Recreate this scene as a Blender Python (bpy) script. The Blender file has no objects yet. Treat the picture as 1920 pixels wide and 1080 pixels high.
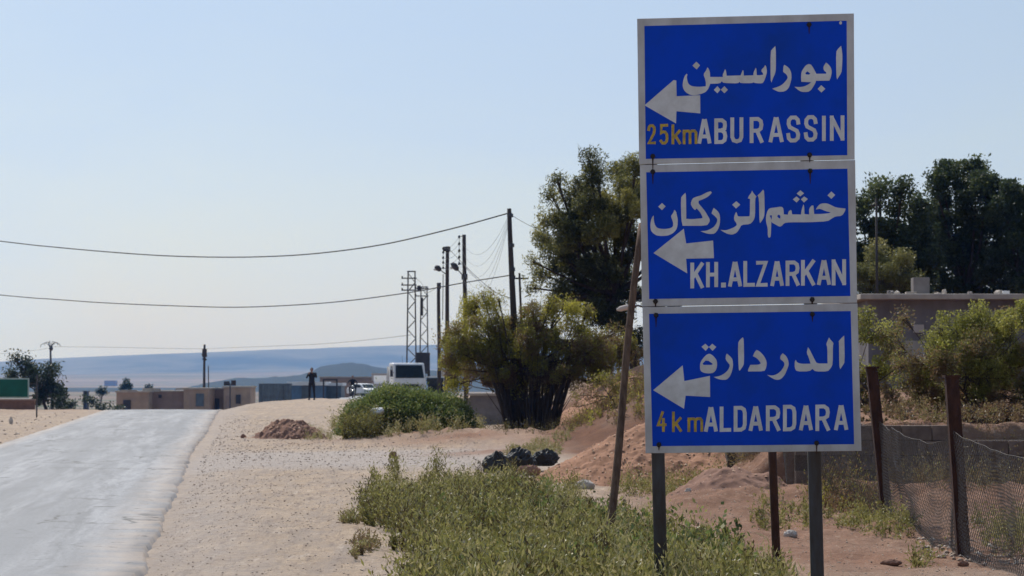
import bpy, math, random
import numpy as np
from mathutils import Vector, Matrix
from mathutils.geometry import tessellate_polygon

S = bpy.context.scene
COL = S.collection
rad = math.radians

# ------------------------------------------------------------ camera, sky, sun, exposure
CAM_Z = 1.6
FPX = 4533.0
PITCH = math.atan(175 / FPX)
cam_data = bpy.data.cameras.new('camera')
cam_data.lens = 85; cam_data.sensor_width = 36
cam_data.clip_start = 0.1; cam_data.clip_end = 60000
cam_data.dof.use_dof = True
cam_data.dof.focus_distance = 17.0
cam_data.dof.aperture_fstop = 9.0
cam = bpy.data.objects.new('camera', cam_data)
cam.location = (0, 0, CAM_Z)
cam.rotation_euler = (math.pi / 2 + PITCH, 0, 0)
COL.objects.link(cam)
S.camera = cam

SUN_AZ = rad(-22)      # to the left of the line of sight, ahead of the camera
SUN_EL = rad(50)
world = bpy.data.worlds.new('World'); S.world = world
world.use_nodes = True
wn = world.node_tree.nodes; wl = world.node_tree.links
bg = wn['Background']
sky = wn.new('ShaderNodeTexSky'); sky.sky_type = 'NISHITA'
sky.sun_disc = False
sky.sun_elevation = SUN_EL
sky.sun_rotation = SUN_AZ
sky.altitude = 300; sky.air_density = 1.0; sky.dust_density = 2.0; sky.ozone_density = 2.0
# thin high cloud veil
tc = wn.new('ShaderNodeTexCoord')
mp = wn.new('ShaderNodeMapping'); mp.inputs['Scale'].default_value = (1.0, 1.0, 3.5)
nz = wn.new('ShaderNodeTexNoise'); nz.inputs['Scale'].default_value = 3.0; nz.inputs['Detail'].default_value = 5
nz.inputs['Roughness'].default_value = 0.55; nz.inputs['Distortion'].default_value = 0.4
cr = wn.new('ShaderNodeMapRange'); cr.inputs['From Min'].default_value = 0.35; cr.inputs['From Max'].default_value = 0.75
cr.inputs['To Min'].default_value = 0.45; cr.inputs['To Max'].default_value = 1.0
mx = wn.new('ShaderNodeMix'); mx.data_type = 'RGBA'
# the veil scatters sunlight forward (Henyey-Greenstein, g = 0.3): brighter around the sun, dimmer away from it
dt = wn.new('ShaderNodeVectorMath'); dt.operation = 'DOT_PRODUCT'
dt.inputs[1].default_value = (math.sin(SUN_AZ) * math.cos(SUN_EL), math.cos(SUN_AZ) * math.cos(SUN_EL), math.sin(SUN_EL))
s1 = wn.new('ShaderNodeMath'); s1.operation = 'SUBTRACT'; s1.inputs[0].default_value = 1.8167
s2 = wn.new('ShaderNodeMath'); s2.operation = 'POWER'; s2.inputs[1].default_value = -1.5
s3 = wn.new('ShaderNodeMath'); s3.operation = 'MULTIPLY'; s3.inputs[1].default_value = 1.32
s4 = wn.new('ShaderNodeMath'); s4.operation = 'MINIMUM'; s4.inputs[1].default_value = 2.2
vc = wn.new('ShaderNodeVectorMath'); vc.operation = 'SCALE'; pass
# and whitens towards the horizon, where the air is thick with dust
sx = wn.new('ShaderNodeSeparateXYZ'); wl.new(tc.outputs['Generated'], sx.inputs[0])
h0 = wn.new('ShaderNodeMath'); h0.operation = 'MAXIMUM'; h0.inputs[1].default_value = 0.0; wl.new(sx.outputs[2], h0.inputs[0])
h1 = wn.new('ShaderNodeMath'); h1.operation = 'MULTIPLY'; h1.inputs[1].default_value = -9.0; wl.new(h0.outputs[0], h1.inputs[0])
h2 = wn.new('ShaderNodeMath'); h2.operation = 'EXPONENT'; wl.new(h1.outputs[0], h2.inputs[0])
hm = wn.new('ShaderNodeMix'); hm.data_type = 'RGBA'; hm.inputs[6].default_value = (3.7, 5.0, 7.0, 1); hm.inputs[7].default_value = (6.8, 8.0, 10.0, 1)
wl.new(h2.outputs[0], hm.inputs[0]); wl.new(hm.outputs[2], vc.inputs[0])
wl.new(tc.outputs['Generated'], dt.inputs[0]); wl.new(dt.outputs['Value'], s1.inputs[1]); wl.new(s1.outputs[0], s2.inputs[0])
wl.new(s2.outputs[0], s3.inputs[0]); wl.new(s3.outputs[0], s4.inputs[0]); wl.new(s4.outputs[0], vc.inputs['Scale']); wl.new(vc.outputs[0], mx.inputs[7])
wl.new(tc.outputs['Generated'], mp.inputs['Vector']); wl.new(mp.outputs[0], nz.inputs['Vector'])
wl.new(nz.outputs[0], cr.inputs[0]); wl.new(cr.outputs[0], mx.inputs[0])
wl.new(sky.outputs[0], mx.inputs[6]); wl.new(mx.outputs[2], bg.inputs['Color'])
bg.inputs['Strength'].default_value = 0.094

sun_data = bpy.data.lights.new('sun', 'SUN'); sun_data.energy = 3.7; sun_data.angle = rad(0.53)
sun_data.color = (1.0, 0.95, 0.87)
sun = bpy.data.objects.new('sun', sun_data)
sd = Vector((math.sin(SUN_AZ) * math.cos(SUN_EL), math.cos(SUN_AZ) * math.cos(SUN_EL), math.sin(SUN_EL)))
sun.rotation_euler = sd.to_track_quat('Z', 'Y').to_euler()
sun.location = (0, 0, 60)
COL.objects.link(sun)

S.view_settings.view_transform = 'Standard'; S.view_settings.look = 'None'
S.view_settings.exposure = 0.12; S.view_settings.gamma = 1.0
S.view_settings.use_curve_mapping = False
S.cycles.use_denoising = True
S.cycles.max_bounces = 6; S.cycles.transparent_max_bounces = 8
S.cycles.volume_bounces = 1

# ------------------------------------------------------------ helpers
rng = np.random.default_rng(7)
random.seed(7)

def W(px, py, Y):
    """surveyed point: photo pixel seen at distance Y along the road axis"""
    u = (px - 960) / FPX; v = (540 - py) / FPX
    F = math.cos(PITCH) - v * math.sin(PITCH); U = math.sin(PITCH) + v * math.cos(PITCH)
    return np.array([u / F * Y, Y, CAM_Z + U / F * Y])

def X(px, Y): return (px - 960) / FPX * Y

def ss(x, a, b):
    t = np.clip((np.asarray(x, float) - a) / (b - a), 0, 1)
    return t * t * (3 - 2 * t)

def hash2(i, j, seed=0):
    n = (i.astype(np.int64) * 374761393 + j.astype(np.int64) * 668265263 + seed * 974634777) & 0xffffffff
    n = ((n ^ (n >> 13)) * 1274126177) & 0xffffffff
    return ((n ^ (n >> 16)) & 0xffffff) / float(0xffffff)

def vnoise(x, y, seed=0):
    x = np.asarray(x, float); y = np.asarray(y, float)
    i = np.floor(x); j = np.floor(y); fx = x - i; fy = y - j
    fx = fx * fx * (3 - 2 * fx); fy = fy * fy * (3 - 2 * fy)
    i = i.astype(np.int64); j = j.astype(np.int64)
    a = hash2(i, j, seed); b = hash2(i + 1, j, seed); c = hash2(i, j + 1, seed); d = hash2(i + 1, j + 1, seed)
    return (a + (b - a) * fx) * (1 - fy) + (c + (d - c) * fx) * fy

def fbm(x, y, octv=4, seed=0):
    r = 0; a = 1; t = 0
    for k in range(octv):
        r = r + a * vnoise(x * 2 ** k, y * 2 ** k, seed + k); t += a; a *= 0.5
    return r / t - 0.5

def fast_mesh(name, v, f, mat=None, attrs=None, smooth=False):
    """v (N,3), f (M,3|4)"""
    v = np.ascontiguousarray(v, np.float32); f = np.ascontiguousarray(f, np.int32)
    me = bpy.data.meshes.new(name)
    k = f.shape[1]
    me.vertices.add(len(v)); me.vertices.foreach_set('co', v.ravel())
    me.loops.add(f.size); me.loops.foreach_set('vertex_index', f.ravel())
    me.polygons.add(len(f)); me.polygons.foreach_set('loop_start', np.arange(0, f.size, k, dtype=np.int32))
    me.polygons.foreach_set('loop_total', np.full(len(f), k, np.int32))
    if smooth: me.polygons.foreach_set('use_smooth', np.ones(len(f), bool))
    for n, (dom, arr) in (attrs or {}).items():
        at = me.attributes.new(n, 'FLOAT', dom); at.data.foreach_set('value', np.ascontiguousarray(arr, np.float32))
    me.update(); me.validate()
    if mat: me.materials.append(mat)
    return me

def tag(o, label=None, cat=None, group=None, kind=None):
    if label: o['label'] = label
    if cat: o['category'] = cat
    if group: o['group'] = group
    if kind: o['kind'] = kind
    return o

def link(name, me, parent=None, loc=None, rz=None):
    o = bpy.data.objects.new(name, me); COL.objects.link(o)
    if parent is not None: o.parent = parent
    if loc is not None: o.location = loc
    if rz is not None: o.rotation_euler = (0, 0, rz)
    return o

def thing(name, loc, label, cat, group=None, rz=0):
    o = link(name, None, None, loc, rz)
    o.empty_display_size = 0.2
    return tag(o, label, cat, group)

def copy_tree(o, parent=None):
    c = o.copy(); COL.objects.link(c); c.parent = parent
    for ch in list(o.children): copy_tree(ch, c)
    return c

class MB:
    def __init__(s): s.v = []; s.f = []
    def add(s, vs, fs):
        n = len(s.v); s.v += [tuple(map(float, p)) for p in vs]; s.f += [tuple(i + n for i in q) for q in fs]; return s
    def box(s, c, d, rz=0, tilt=None):
        hx, hy, hz = d[0] / 2, d[1] / 2, d[2] / 2
        P = [Vector((x, y, z)) for x in (-hx, hx) for y in (-hy, hy) for z in (-hz, hz)]
        R = Matrix.Rotation(rz, 3, 'Z')
        if tilt: R = R @ Matrix.Rotation(tilt[0], 3, 'X') @ Matrix.Rotation(tilt[1], 3, 'Y')
        P = [R @ p + Vector(c) for p in P]
        return s.add(P, [(0, 1, 3, 2), (4, 6, 7, 5), (0, 4, 5, 1), (2, 3, 7, 6), (0, 2, 6, 4), (1, 5, 7, 3)])
    def tube(s, pts, r, n=8, cap=True):
        pts = [Vector(p) for p in pts]; m = len(pts)
        rs = r if hasattr(r, '__len__') else [r] * m
        rings = []; up = Vector((0.123, 0.211, 0.97))
        for i, p in enumerate(pts):
            t = (pts[min(i + 1, m - 1)] - pts[max(i - 1, 0)])
            t = t.normalized() if t.length > 1e-9 else Vector((0, 0, 1))
            a = t.cross(up)
            if a.length < 0.05: a = t.cross(Vector((1, 0, 0)))
            a.normalize(); b = t.cross(a)
            rings.append([p + (a * math.cos(2 * math.pi * k / n) + b * math.sin(2 * math.pi * k / n)) * rs[i] for k in range(n)])
        V = [q for rg in rings for q in rg]; F = []
        for i in range(m - 1):
            for k in range(n):
                F.append((i * n + k, i * n + (k + 1) % n, (i + 1) * n + (k + 1) % n, (i + 1) * n + k))
        if cap: F.append(tuple(range(n - 1, -1, -1))); F.append(tuple((m - 1) * n + k for k in range(n)))
        return s.add(V, F)
    def prism(s, poly, axis, a, b):
        """poly 2D extruded along axis from a to b; axis 0,1,2 (2D coords fill the remaining axes in order)"""
        n = len(poly)
        def mk(p, t):
            q = list(p); q.insert(axis, t); return q
        V = [mk(p, a) for p in poly] + [mk(p, b) for p in poly]
        F = [tuple(range(n - 1, -1, -1)), tuple(range(n, 2 * n))] + [(i, (i + 1) % n, n + (i + 1) % n, n + i) for i in range(n)]
        return s.add(V, F)
    def torus(s, c, R, r, axis='y', n=20, m=8):
        V = []; F = []
        for i in range(n):
            a = 2 * math.pi * i / n
            for k in range(m):
                b = 2 * math.pi * k / m
                rr = R + r * math.cos(b); h = r * math.sin(b)
                p = {'y': (rr * math.cos(a), h, rr * math.sin(a)), 'x': (h, rr * math.cos(a), rr * math.sin(a)), 'z': (rr * math.cos(a), rr * math.sin(a), h)}[axis]
                V.append((p[0] + c[0], p[1] + c[1], p[2] + c[2]))
        for i in range(n):
            for k in range(m):
                F.append((i * m + k, ((i + 1) % n) * m + k, ((i + 1) % n) * m + (k + 1) % m, i * m + (k + 1) % m))
        return s.add(V, F)
    def ball(s, c, r, n=10, m=7, jit=0, seed=0):
        R = random.Random(seed); r = r if hasattr(r, '__len__') else (r, r, r)
        V = []; F = []
        V.append((c[0], c[1], c[2] - r[2]))
        for i in range(1, m):
            ph = -math.pi / 2 + math.pi * i / m
            for k in range(n):
                th = 2 * math.pi * k / n; q = 1 + R.uniform(-jit, jit)
                V.append((c[0] + r[0] * q * math.cos(ph) * math.cos(th), c[1] + r[1] * q * math.cos(ph) * math.sin(th), c[2] + r[2] * q * math.sin(ph)))
        V.append((c[0], c[1], c[2] + r[2]))
        for k in range(n): F.append((0, 1 + (k + 1) % n, 1 + k))
        for i in range(m - 2):
            for k in range(n): F.append((1 + i * n + k, 1 + i * n + (k + 1) % n, 1 + (i + 1) * n + (k + 1) % n, 1 + (i + 1) * n + k))
        l = len(V) - 1
        for k in range(n): F.append((l, 1 + (m - 2) * n + k, 1 + (m - 2) * n + (k + 1) % n))
        return s.add(V, F)
    def mesh(s, name, mat, smooth=False):
        me = bpy.data.meshes.new(name); me.from_pydata(s.v, [], s.f); me.update()
        if smooth: me.polygons.foreach_set('use_smooth', [True] * len(me.polygons))
        if mat: me.materials.append(mat)
        return me
    def build(s, name, mat, parent=None, smooth=False, bevel=0, loc=None):
        o = link(name, s.mesh(name, mat, smooth), parent, loc)
        if bevel:
            b = o.modifiers.new('bevel', 'BEVEL'); b.width = bevel; b.segments = 2; b.limit_method = 'ANGLE'
        return o

# ------------------------------------------------------------ materials
def new_mat(name):
    m = bpy.data.materials.new(name); m.use_nodes = True
    return m, m.node_tree.nodes, m.node_tree.links, m.node_tree.nodes['Principled BSDF']

def worn(name, c1, c2, scale=6, rough=0.8, metal=0, bump=0.2, detail=6, spec=0.3, stretch=(1, 1, 1), contrast=(0.35, 0.65), bscale=None, coords='Object'):
    m, N, L, B = new_mat(name)
    t = N.new('ShaderNodeTexCoord'); mp = N.new('ShaderNodeMapping'); mp.inputs['Scale'].default_value = stretch
    n = N.new('ShaderNodeTexNoise'); n.inputs['Scale'].default_value = scale; n.inputs['Detail'].default_value = detail; n.inputs['Roughness'].default_value = 0.62
    r = N.new('ShaderNodeMapRange'); r.inputs['From Min'].default_value, r.inputs['From Max'].default_value = contrast
    x = N.new('ShaderNodeMix'); x.data_type = 'RGBA'
    x.inputs[6].default_value = (*c1, 1); x.inputs[7].default_value = (*c2, 1)
    L.new(t.outputs[coords], mp.inputs[0]); L.new(mp.outputs[0], n.inputs['Vector']); L.new(n.outputs[0], r.inputs[0]); L.new(r.outputs[0], x.inputs[0])
    L.new(x.outputs[2], B.inputs['Base Color'])
    B.inputs['Roughness'].default_value = rough; B.inputs['Metallic'].default_value = metal
    B.inputs['Specular IOR Level'].default_value = spec
    if bump:
        n2 = N.new('ShaderNodeTexNoise'); n2.inputs['Scale'].default_value = bscale or scale * 4; n2.inputs['Detail'].default_value = 6
        L.new(mp.outputs[0], n2.inputs['Vector'])
        b = N.new('ShaderNodeBump'); b.inputs['Strength'].default_value = bump; b.inputs['Distance'].default_value = 0.02
        L.new(n2.outputs[0], b.inputs['Height']); L.new(b.outputs[0], B.inputs['Normal'])
    return m

def leaf_mat(name, stops, transl=0.45, rough=0.5):
    """stops: list of (pos, rgb) over the per-leaf 'tint' attribute"""
    m, N, L, B = new_mat(name)
    out = N['Material Output']
    a = N.new('ShaderNodeAttribute'); a.attribute_name = 'tint'
    r = N.new('ShaderNodeValToRGB')
    e = r.color_ramp.elements
    while len(e) < len(stops): e.new(0.5)
    for k, (p, c) in enumerate(stops): e[k].position = p; e[k].color = (*c, 1)
    L.new(a.outputs['Fac'], r.inputs[0]); L.new(r.outputs[0], B.inputs['Base Color'])
    B.inputs['Roughness'].default_value = rough; B.inputs['Specular IOR Level'].default_value = 0.35
    tr = N.new('ShaderNodeBsdfTranslucent'); L.new(r.outputs[0], tr.inputs[0])
    ms = N.new('ShaderNodeMixShader'); ms.inputs[0].default_value = transl
    L.new(B.outputs[0], ms.inputs[1]); L.new(tr.outputs[0], ms.inputs[2]); L.new(ms.outputs[0], out.inputs['Surface'])
    return m

MT = {}
MT['sign_white'] = worn('sign_white_paint', (0.60, 0.585, 0.585), (0.44, 0.415, 0.405), 5, 0.5, bump=0.05, stretch=(1, 1, .5))
MT['sign_blue'] = worn('sign_blue_sheeting', (0.0012, 0.058, 0.58), (0.004, 0.052, 0.40), 2.2, 0.5, bump=0.05, detail=12, spec=0.12, contrast=(0.42, 0.68))
MT['letter_white'] = worn('letter_white', (0.72, 0.715, 0.72), (0.56, 0.54, 0.53), 7, 0.5, bump=0.03)
MT['letter_ochre'] = worn('letter_ochre', (0.66, 0.43, 0.05), (0.32, 0.23, 0.07), 26, 0.6, bump=0.05)
MT['galv'] = worn('grey_galvanised_steel', (0.085, 0.085, 0.092), (0.065, 0.05, 0.042), 14, 0.45, metal=0.6, bump=0.1, stretch=(1, 1, .25))
MT['back'] = worn('sign_back_metal', (0.3, 0.3, 0.3), (0.2, 0.2, 0.2), 5, 0.5, metal=0.5)
MT['bolt'] = worn('dark_bolt', (0.02, 0.02, 0.022), (0.05, 0.035, 0.03), 30, 0.5, metal=0.5)
MT['rust'] = worn('rusty_steel', (0.030, 0.012, 0.009), (0.065, 0.026, 0.016), 16, 0.85, bump=0.5, stretch=(1, 1, .4))
MT['wood'] = worn('weathered_wood', (0.075, 0.042, 0.028), (0.17, 0.105, 0.07), 22, 0.85, bump=0.5, stretch=(1, 1, .06))
MT['pole'] = worn('tarred_pole_wood', (0.035, 0.03, 0.03), (0.075, 0.06, 0.055), 10, 0.8, bump=0.4, stretch=(1, 1, .08))
MT['steel_dark'] = worn('dark_lattice_steel', (0.09, 0.095, 0.11), (0.05, 0.045, 0.045), 8, 0.6, metal=0.4, bump=0)
MT['wire'] = worn('cable_black', (0.03, 0.03, 0.033), (0.05, 0.05, 0.05), 3, 0.6, bump=0)
MT['chain'] = worn('galvanised_fence_wire', (0.11, 0.10, 0.095), (0.06, 0.045, 0.035), 30, 0.7, metal=0.1, bump=0)
MT['white_paint'] = worn('white_vehicle_paint', (0.78, 0.79, 0.80), (0.68, 0.67, 0.65), 3, 0.32, bump=0, spec=0.5)
MT['glass'] = worn('dark_glass', (0.006, 0.010, 0.011), (0.012, 0.018, 0.018), 1, 0.12, bump=0, spec=0.3)
MT['rubber'] = worn('black_rubber', (0.02, 0.02, 0.02), (0.035, 0.033, 0.03), 20, 0.8, bump=0)
MT['blackpaint'] = worn('black_paint', (0.02, 0.02, 0.022), (0.04, 0.04, 0.04), 8, 0.4, bump=0)
MT['lamp'] = worn('lamp_glass', (0.6, 0.6, 0.58), (0.5, 0.5, 0.5), 10, 0.15, bump=0)
MT['concrete'] = worn('grey_concrete', (0.26, 0.235, 0.225), (0.17, 0.15, 0.145), 2.2, 0.9, bump=0.4, detail=9)
MT['block'] = worn('dark_concrete_block', (0.235, 0.18, 0.15), (0.13, 0.098, 0.08), 4, 0.95, bump=0.6, detail=9)
MT['mortar'] = worn('mortar', (0.10, 0.078, 0.065), (0.06, 0.052, 0.048), 9, 0.95, bump=0.5)
MT['plaster'] = worn('grey_weathered_plaster', (0.25, 0.225, 0.225), (0.14, 0.125, 0.13), 1.3, 0.9, bump=0.3, detail=10, stretch=(1, 1, .5))
MT['slab'] = worn('pale_roof_slab', (0.5, 0.44, 0.37), (0.36, 0.31, 0.27), 3, 0.9, bump=0.3)
MT['mud'] = worn('tan_mud_plaster', (0.46, 0.34, 0.25), (0.34, 0.25, 0.19), 0.8, 0.95, bump=0.3, detail=8)
MT['mud2'] = worn('pinkish_mud_plaster', (0.38, 0.27, 0.215), (0.28, 0.2, 0.165), 0.8, 0.95, bump=0.3, detail=8)
MT['pale'] = worn('pale_render', (0.60, 0.52, 0.47), (0.48, 0.42, 0.38), 0.7, 0.95, bump=0.2)
MT['darkdoor'] = worn('dark_door', (0.035, 0.035, 0.045), (0.06, 0.055, 0.06), 3, 0.7, bump=0)
MT['container'] = worn('grey_blue_steel', (0.13, 0.17, 0.20), (0.09, 0.11, 0.13), 2, 0.6, bump=0)
MT['blueshed'] = worn('faded_blue_steel', (0.12, 0.22, 0.36), (0.10, 0.16, 0.24), 2, 0.6, bump=0)
MT['whiteroof'] = worn('white_roof_sheet', (0.78, 0.78, 0.78), (0.68, 0.68, 0.68), 2, 0.5, bump=0)
MT['green_sign'] = worn('green_sign_face', (0.003, 0.11, 0.075), (0.004, 0.08, 0.058), 2.5, 0.5, bump=0)
MT['green_rim'] = worn('pale_sign_rim', (0.45, 0.55, 0.5), (0.35, 0.45, 0.42), 5, 0.5, bump=0)
MT['bark'] = worn('brown_bark', (0.10, 0.075, 0.06), (0.18, 0.14, 0.11), 12, 0.9, bump=0.6, stretch=(1, 1, .25))
MT['darkbark'] = worn('dark_stem_bark', (0.035, 0.026, 0.022), (0.085, 0.06, 0.05), 12, 0.9, bump=0.4, stretch=(1, 1, .25))
MT['rock'] = worn('pale_stone', (0.62, 0.56, 0.5), (0.42, 0.37, 0.32), 8, 0.9, bump=0.5)
MT['gravel'] = worn('gravel_stone', (0.50, 0.41, 0.34), (0.22, 0.17, 0.14), 3, 0.9, bump=0, coords='Object', contrast=(0.45, 0.55))
MT['plastic_black'] = worn('black_plastic', (0.008, 0.008, 0.009), (0.02, 0.019, 0.018), 10, 0.6, bump=0.6, spec=0.5)
MT['plastic_white'] = worn('white_plastic', (0.8, 0.8, 0.8), (0.7, 0.7, 0.7), 10, 0.5, bump=0.5)
MT['cloth_dark'] = worn('dark_clothing', (0.012, 0.012, 0.018), (0.025, 0.025, 0.032), 14, 0.9, bump=0)
MT['skin'] = worn('skin', (0.32, 0.19, 0.13), (0.28, 0.16, 0.11), 10, 0.6, bump=0)
MT['hair'] = worn('dark_hair', (0.012, 0.01, 0.009), (0.02, 0.017, 0.015), 10, 0.6, bump=0)
MT['blackbark'] = MT['darkbark']
# ------------------------------------------------------------ terrain
YR = [0, 20, 60, 100, 137, 200, 260, 400, 900]
RR = [-0.7, -3.1, -7.9, -12.2, -16.1, -20.5, -25.5, -40, -100]
RL = [-5.6, -8.0, -12.8, -18.1, -23.0, -27.5, -32.5, -47, -107]
def road_r(y): return np.interp(y, YR, RR)
def road_l(y): return np.interp(y, YR, RL)
# side road over the plateau (centre line)
def side_c(y): return np.interp(y, [0, 140, 160, 200, 270, 400], [-4.2, -6.4, -8.4, -11.6, -16.4, -27])
SIDE_W = 3.6

HILL_Y = 2600.0
hill_px = [330, 400, 440, 520, 578, 600, 620, 660, 682, 698, 735, 800, 1000, 1400, 1900, 2200]
hill_py = [730, 716, 710, 706, 700, 686, 682, 680, 682, 687, 691, 694, 698, 700, 702, 730]
rid_px = [-9000, -4000, -1500, 0, 100, 300, 500, 750, 1100, 1500, 2500, 4500, 9000]
rid_py = [700, 690, 690, 679, 672, 664, 657, 648, 641, 642, 650, 668, 700]

MOUNDS = [  # x, y, amp, radius
    (2.75, 30.2, 0.22, 0.9), (4.05, 31.0, 0.24, 0.8), (2.2, 29.0, 0.10, 0.9), (6.5, 29.5, 0.25, 1.6), (5.2, 30.5, 0.18, 1.2),
    (1.0, 62, 0.3, 2.2), (2.6, 57, 0.4, 2.2), (-2.4, 63, 0.25, 2.0), (-1.0, 60, 0.16, 2.0), (3.9, 25.3, 0.08, 0.8), (0.3, 52, .12, 1.6),
    (-27, 118, .25, 4), (-33, 125, .3, 5)]

def base_h(x, y):
    x = np.asarray(x, float); y = np.asarray(y, float)
    zl = -3.3 * ss(y, 133, 215) - 3.7 * ss(y, 215, 900)
    L = np.interp(y, [0, 137, 150, 260, 400, 900], [-14.2, -14.2, -14.8, -19.5, -30, -80])
    M = ss(x, L - 1.5, L + 2.5) * ss(y, 70, 122)
    zp = np.interp(y, [0, 122, 150, 190, 260, 400, 900], [.58, .58, .52, .22, 0.0, -1.2, -7])
    z = zl * (1 - M) + zp * M
    bank = 1.75 * ss(x, .9, 4.4) * ss(y, 44, 66) * (1 - ss(y, 300, 900))
    back = 1.02 * ss(x, 2.6, 4.2) * ss(y, 32.35, 32.75) * (1 - ss(y, 300, 900)) + .35 * ss(x, 4, 7) * ss(y, 34, 48) * (1 - ss(y, 300, 900))
    bk = np.maximum(bank, back)
    mk = ss(x, -.6, .9) * ss(y, 28, 32) * (1 - ss(y, 300, 900))
    return z * (1 - mk) + np.maximum(z, bk) * mk

def terrain_h(x, y):
    x = np.asarray(x, float); y = np.asarray(y, float)
    z = base_h(x, y)
    on_road = ss(x, road_l(y) - 1.2, road_l(y) - .1) * (1 - ss(x, road_r(y) + .1, road_r(y) + 1.2))
    s = side_c(y)
    on_side = ss(np.abs(x - s), SIDE_W + 1.0, SIDE_W) * ss(y, 140, 150) * (1 - ss(y, 400, 420))
    on = np.maximum(on_road, on_side)
    free = 1 - on
    far = ss(y, 40, 300)
    vg = ss(x, road_r(y), road_r(y) + 1.5) * (1 - ss(x, road_r(y) + 6, road_r(y) + 9)) * ss(y, 14, 20) * (1 - ss(y, 60, 90))
    z = z + vg * free * .07 * fbm((x + .118 * y) * 2.4, y * .10, 4, 33)
    z = z + free * (fbm(x * .35, y * .35, 5, 3) * (.10 + .25 * far) + fbm(x * 2.2, y * 2.2, 4, 11) * .05 * (1 - far))
    z = z + free * (1 - ss(y, 50, 75)) * ss(y, 13, 15) * (.030 * fbm(x * 7, y * 6, 4, 131) + .035 * np.maximum(fbm(x * 11, y * 10, 2, 137) - .12, 0))
    right = ss(x, 1.8, 3.2) * (1 - ss(y, 60, 90)) * ss(y, 19, 23)
    z = z + right * fbm(x * 3.1, y * 2.2, 4, 23) * .14
    for mx_, my_, a, r in MOUNDS:
        z = z + free * a * np.exp(-((x - mx_) ** 2 + ((y - my_) * .8) ** 2) / (r * r)) * (1 + .8 * fbm(x * 3, y * 3, 3, 31))
    z = z - on * .055
    # the tell in the middle distance
    d = np.maximum(y, 1)
    px = 960 + FPX * x / d
    hz = CAM_Z + (715 - np.interp(px, hill_px, hill_py)) / FPX * HILL_Y + 9.0 * np.abs(fbm(x * .055, y * .02, 4, 41)) - 1.2
    env = np.exp(-((y - HILL_Y) / 240.0) ** 2) * ss(y, 1300, 2100)
    z = z + np.maximum(hz + 7, 0) * env
    # plain swell and far escarpment, by bearing and range
    rr = np.hypot(x, y)
    ang = np.arctan2(x, y)
    ppx = 960 + FPX * np.tan(np.clip(ang, -1.1, 1.1))
    top = CAM_Z + (715 - np.interp(ppx, rid_px, rid_py)) / FPX * 8500
    shape = .30 * ss(rr, 4300, 6800) + .70 * ss(rr + 500 * fbm(ang * 30, rr * 0, 3, 51), 7000, 8500)
    z = z + (top + 7) * shape * (1 + .04 * fbm(x * .002, y * .002, 3, 5) * (1 - ss(rr, 8000, 8500)))
    z = z + 2.0 * fbm(x * .004, y * .004, 3, 61) * ss(rr, 600, 2500)
    return z

def H(x, y): return float(terrain_h(np.array([x]), np.array([y]))[0])

# polar sheet, fine inside the photographed sector
ang = np.concatenate([np.linspace(-180, -15, 34)[:-1], np.linspace(-15, 15, 361), np.linspace(15, 180, 34)[1:]])
ang = np.radians(ang)
r = [0.5, 2, 4, 7, 10, 12]
while r[-1] < 8950: r.append(r[-1] * (1.0036 if 15 < r[-1] < 48 else 1.008 if 15 < r[-1] < 150 else (1.02 if r[-1] > 400 else 1.014)))
r = np.array(r)
A_, R_ = np.meshgrid(ang, r)
gx = np.sin(A_) * R_; gy = np.cos(A_) * R_
gz = terrain_h(gx, gy)
nr, na = A_.shape
idx = np.arange(nr * na).reshape(nr, na)
F = np.stack([idx[:-1, :-1], idx[1:, :-1], idx[1:, 1:], idx[:-1, 1:]], -1).reshape(-1, 4)[:, ::-1]
fx, fy = gx.ravel(), gy.ravel()
red = np.clip(ss(fx, .9, 2.6) * ss(fy, 16, 23) * .95 + ss(fx, -1.8, 1.5) * ss(fy, 46, 56) + ss(fx, .6, 2) * ss(fy, 25, 30) * .3, 0, 1) * (1 - ss(fy, 95, 140))
for mx_, my_, a, rr_ in MOUNDS[:11]: red = np.maximum(red, .9 * np.exp(-((fx - mx_) ** 2 + (fy - my_) ** 2) / (rr_ * rr_ * 1.3)))
red = np.maximum(red, .45 * (1 - ss(fx, -30, -19)) * ss(fy, 100, 125))
red = np.clip(red + .5 * fbm(fx * .8, fy * .5, 3, 71) * (red > .05), 0, 1)
track = ss(fy, 42, 46) * (1 - ss(fy, 54, 58)) * ss(fx, -7.5, -5) * (1 - ss(fx, .2, 1.6)) + .6 * ss(fx, road_r(fy) - .2, road_r(fy)) * (1 - ss(fx, road_r(fy) + .2, road_r(fy) + 1.8))
farm = ss(fy, 215, 420)
scrub = ss(fy, 1850, 2050) * (1 - ss(fy, 3000, 3300))
# ground material
m, N, L, B = new_mat('ground_soil')
def attr(n):
    a = N.new('ShaderNodeAttribute'); a.attribute_name = n; return a.outputs['Fac']
geo = N.new('ShaderNodeNewGeometry')
def noise(scale, detail=6, rough=.6, vec=None, dist=0):
    n = N.new('ShaderNodeTexNoise'); n.inputs['Scale'].default_value = scale; n.inputs['Detail'].default_value = detail
    n.inputs['Roughness'].default_value = rough; n.inputs['Distortion'].default_value = dist
    L.new(vec or geo.outputs['Position'], n.inputs['Vector']); return n.outputs[0]
def mixc(f, a, b):
    x = N.new('ShaderNodeMix'); x.data_type = 'RGBA'
    if hasattr(f, 'is_linked') or not isinstance(f, float): L.new(f, x.inputs[0])
    else: x.inputs[0].default_value = f
    for k, c in ((6, a), (7, b)):
        if isinstance(c, tuple): x.inputs[k].default_value = (*c, 1)
        else: L.new(c, x.inputs[k])
    return x.outputs[2]
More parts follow.
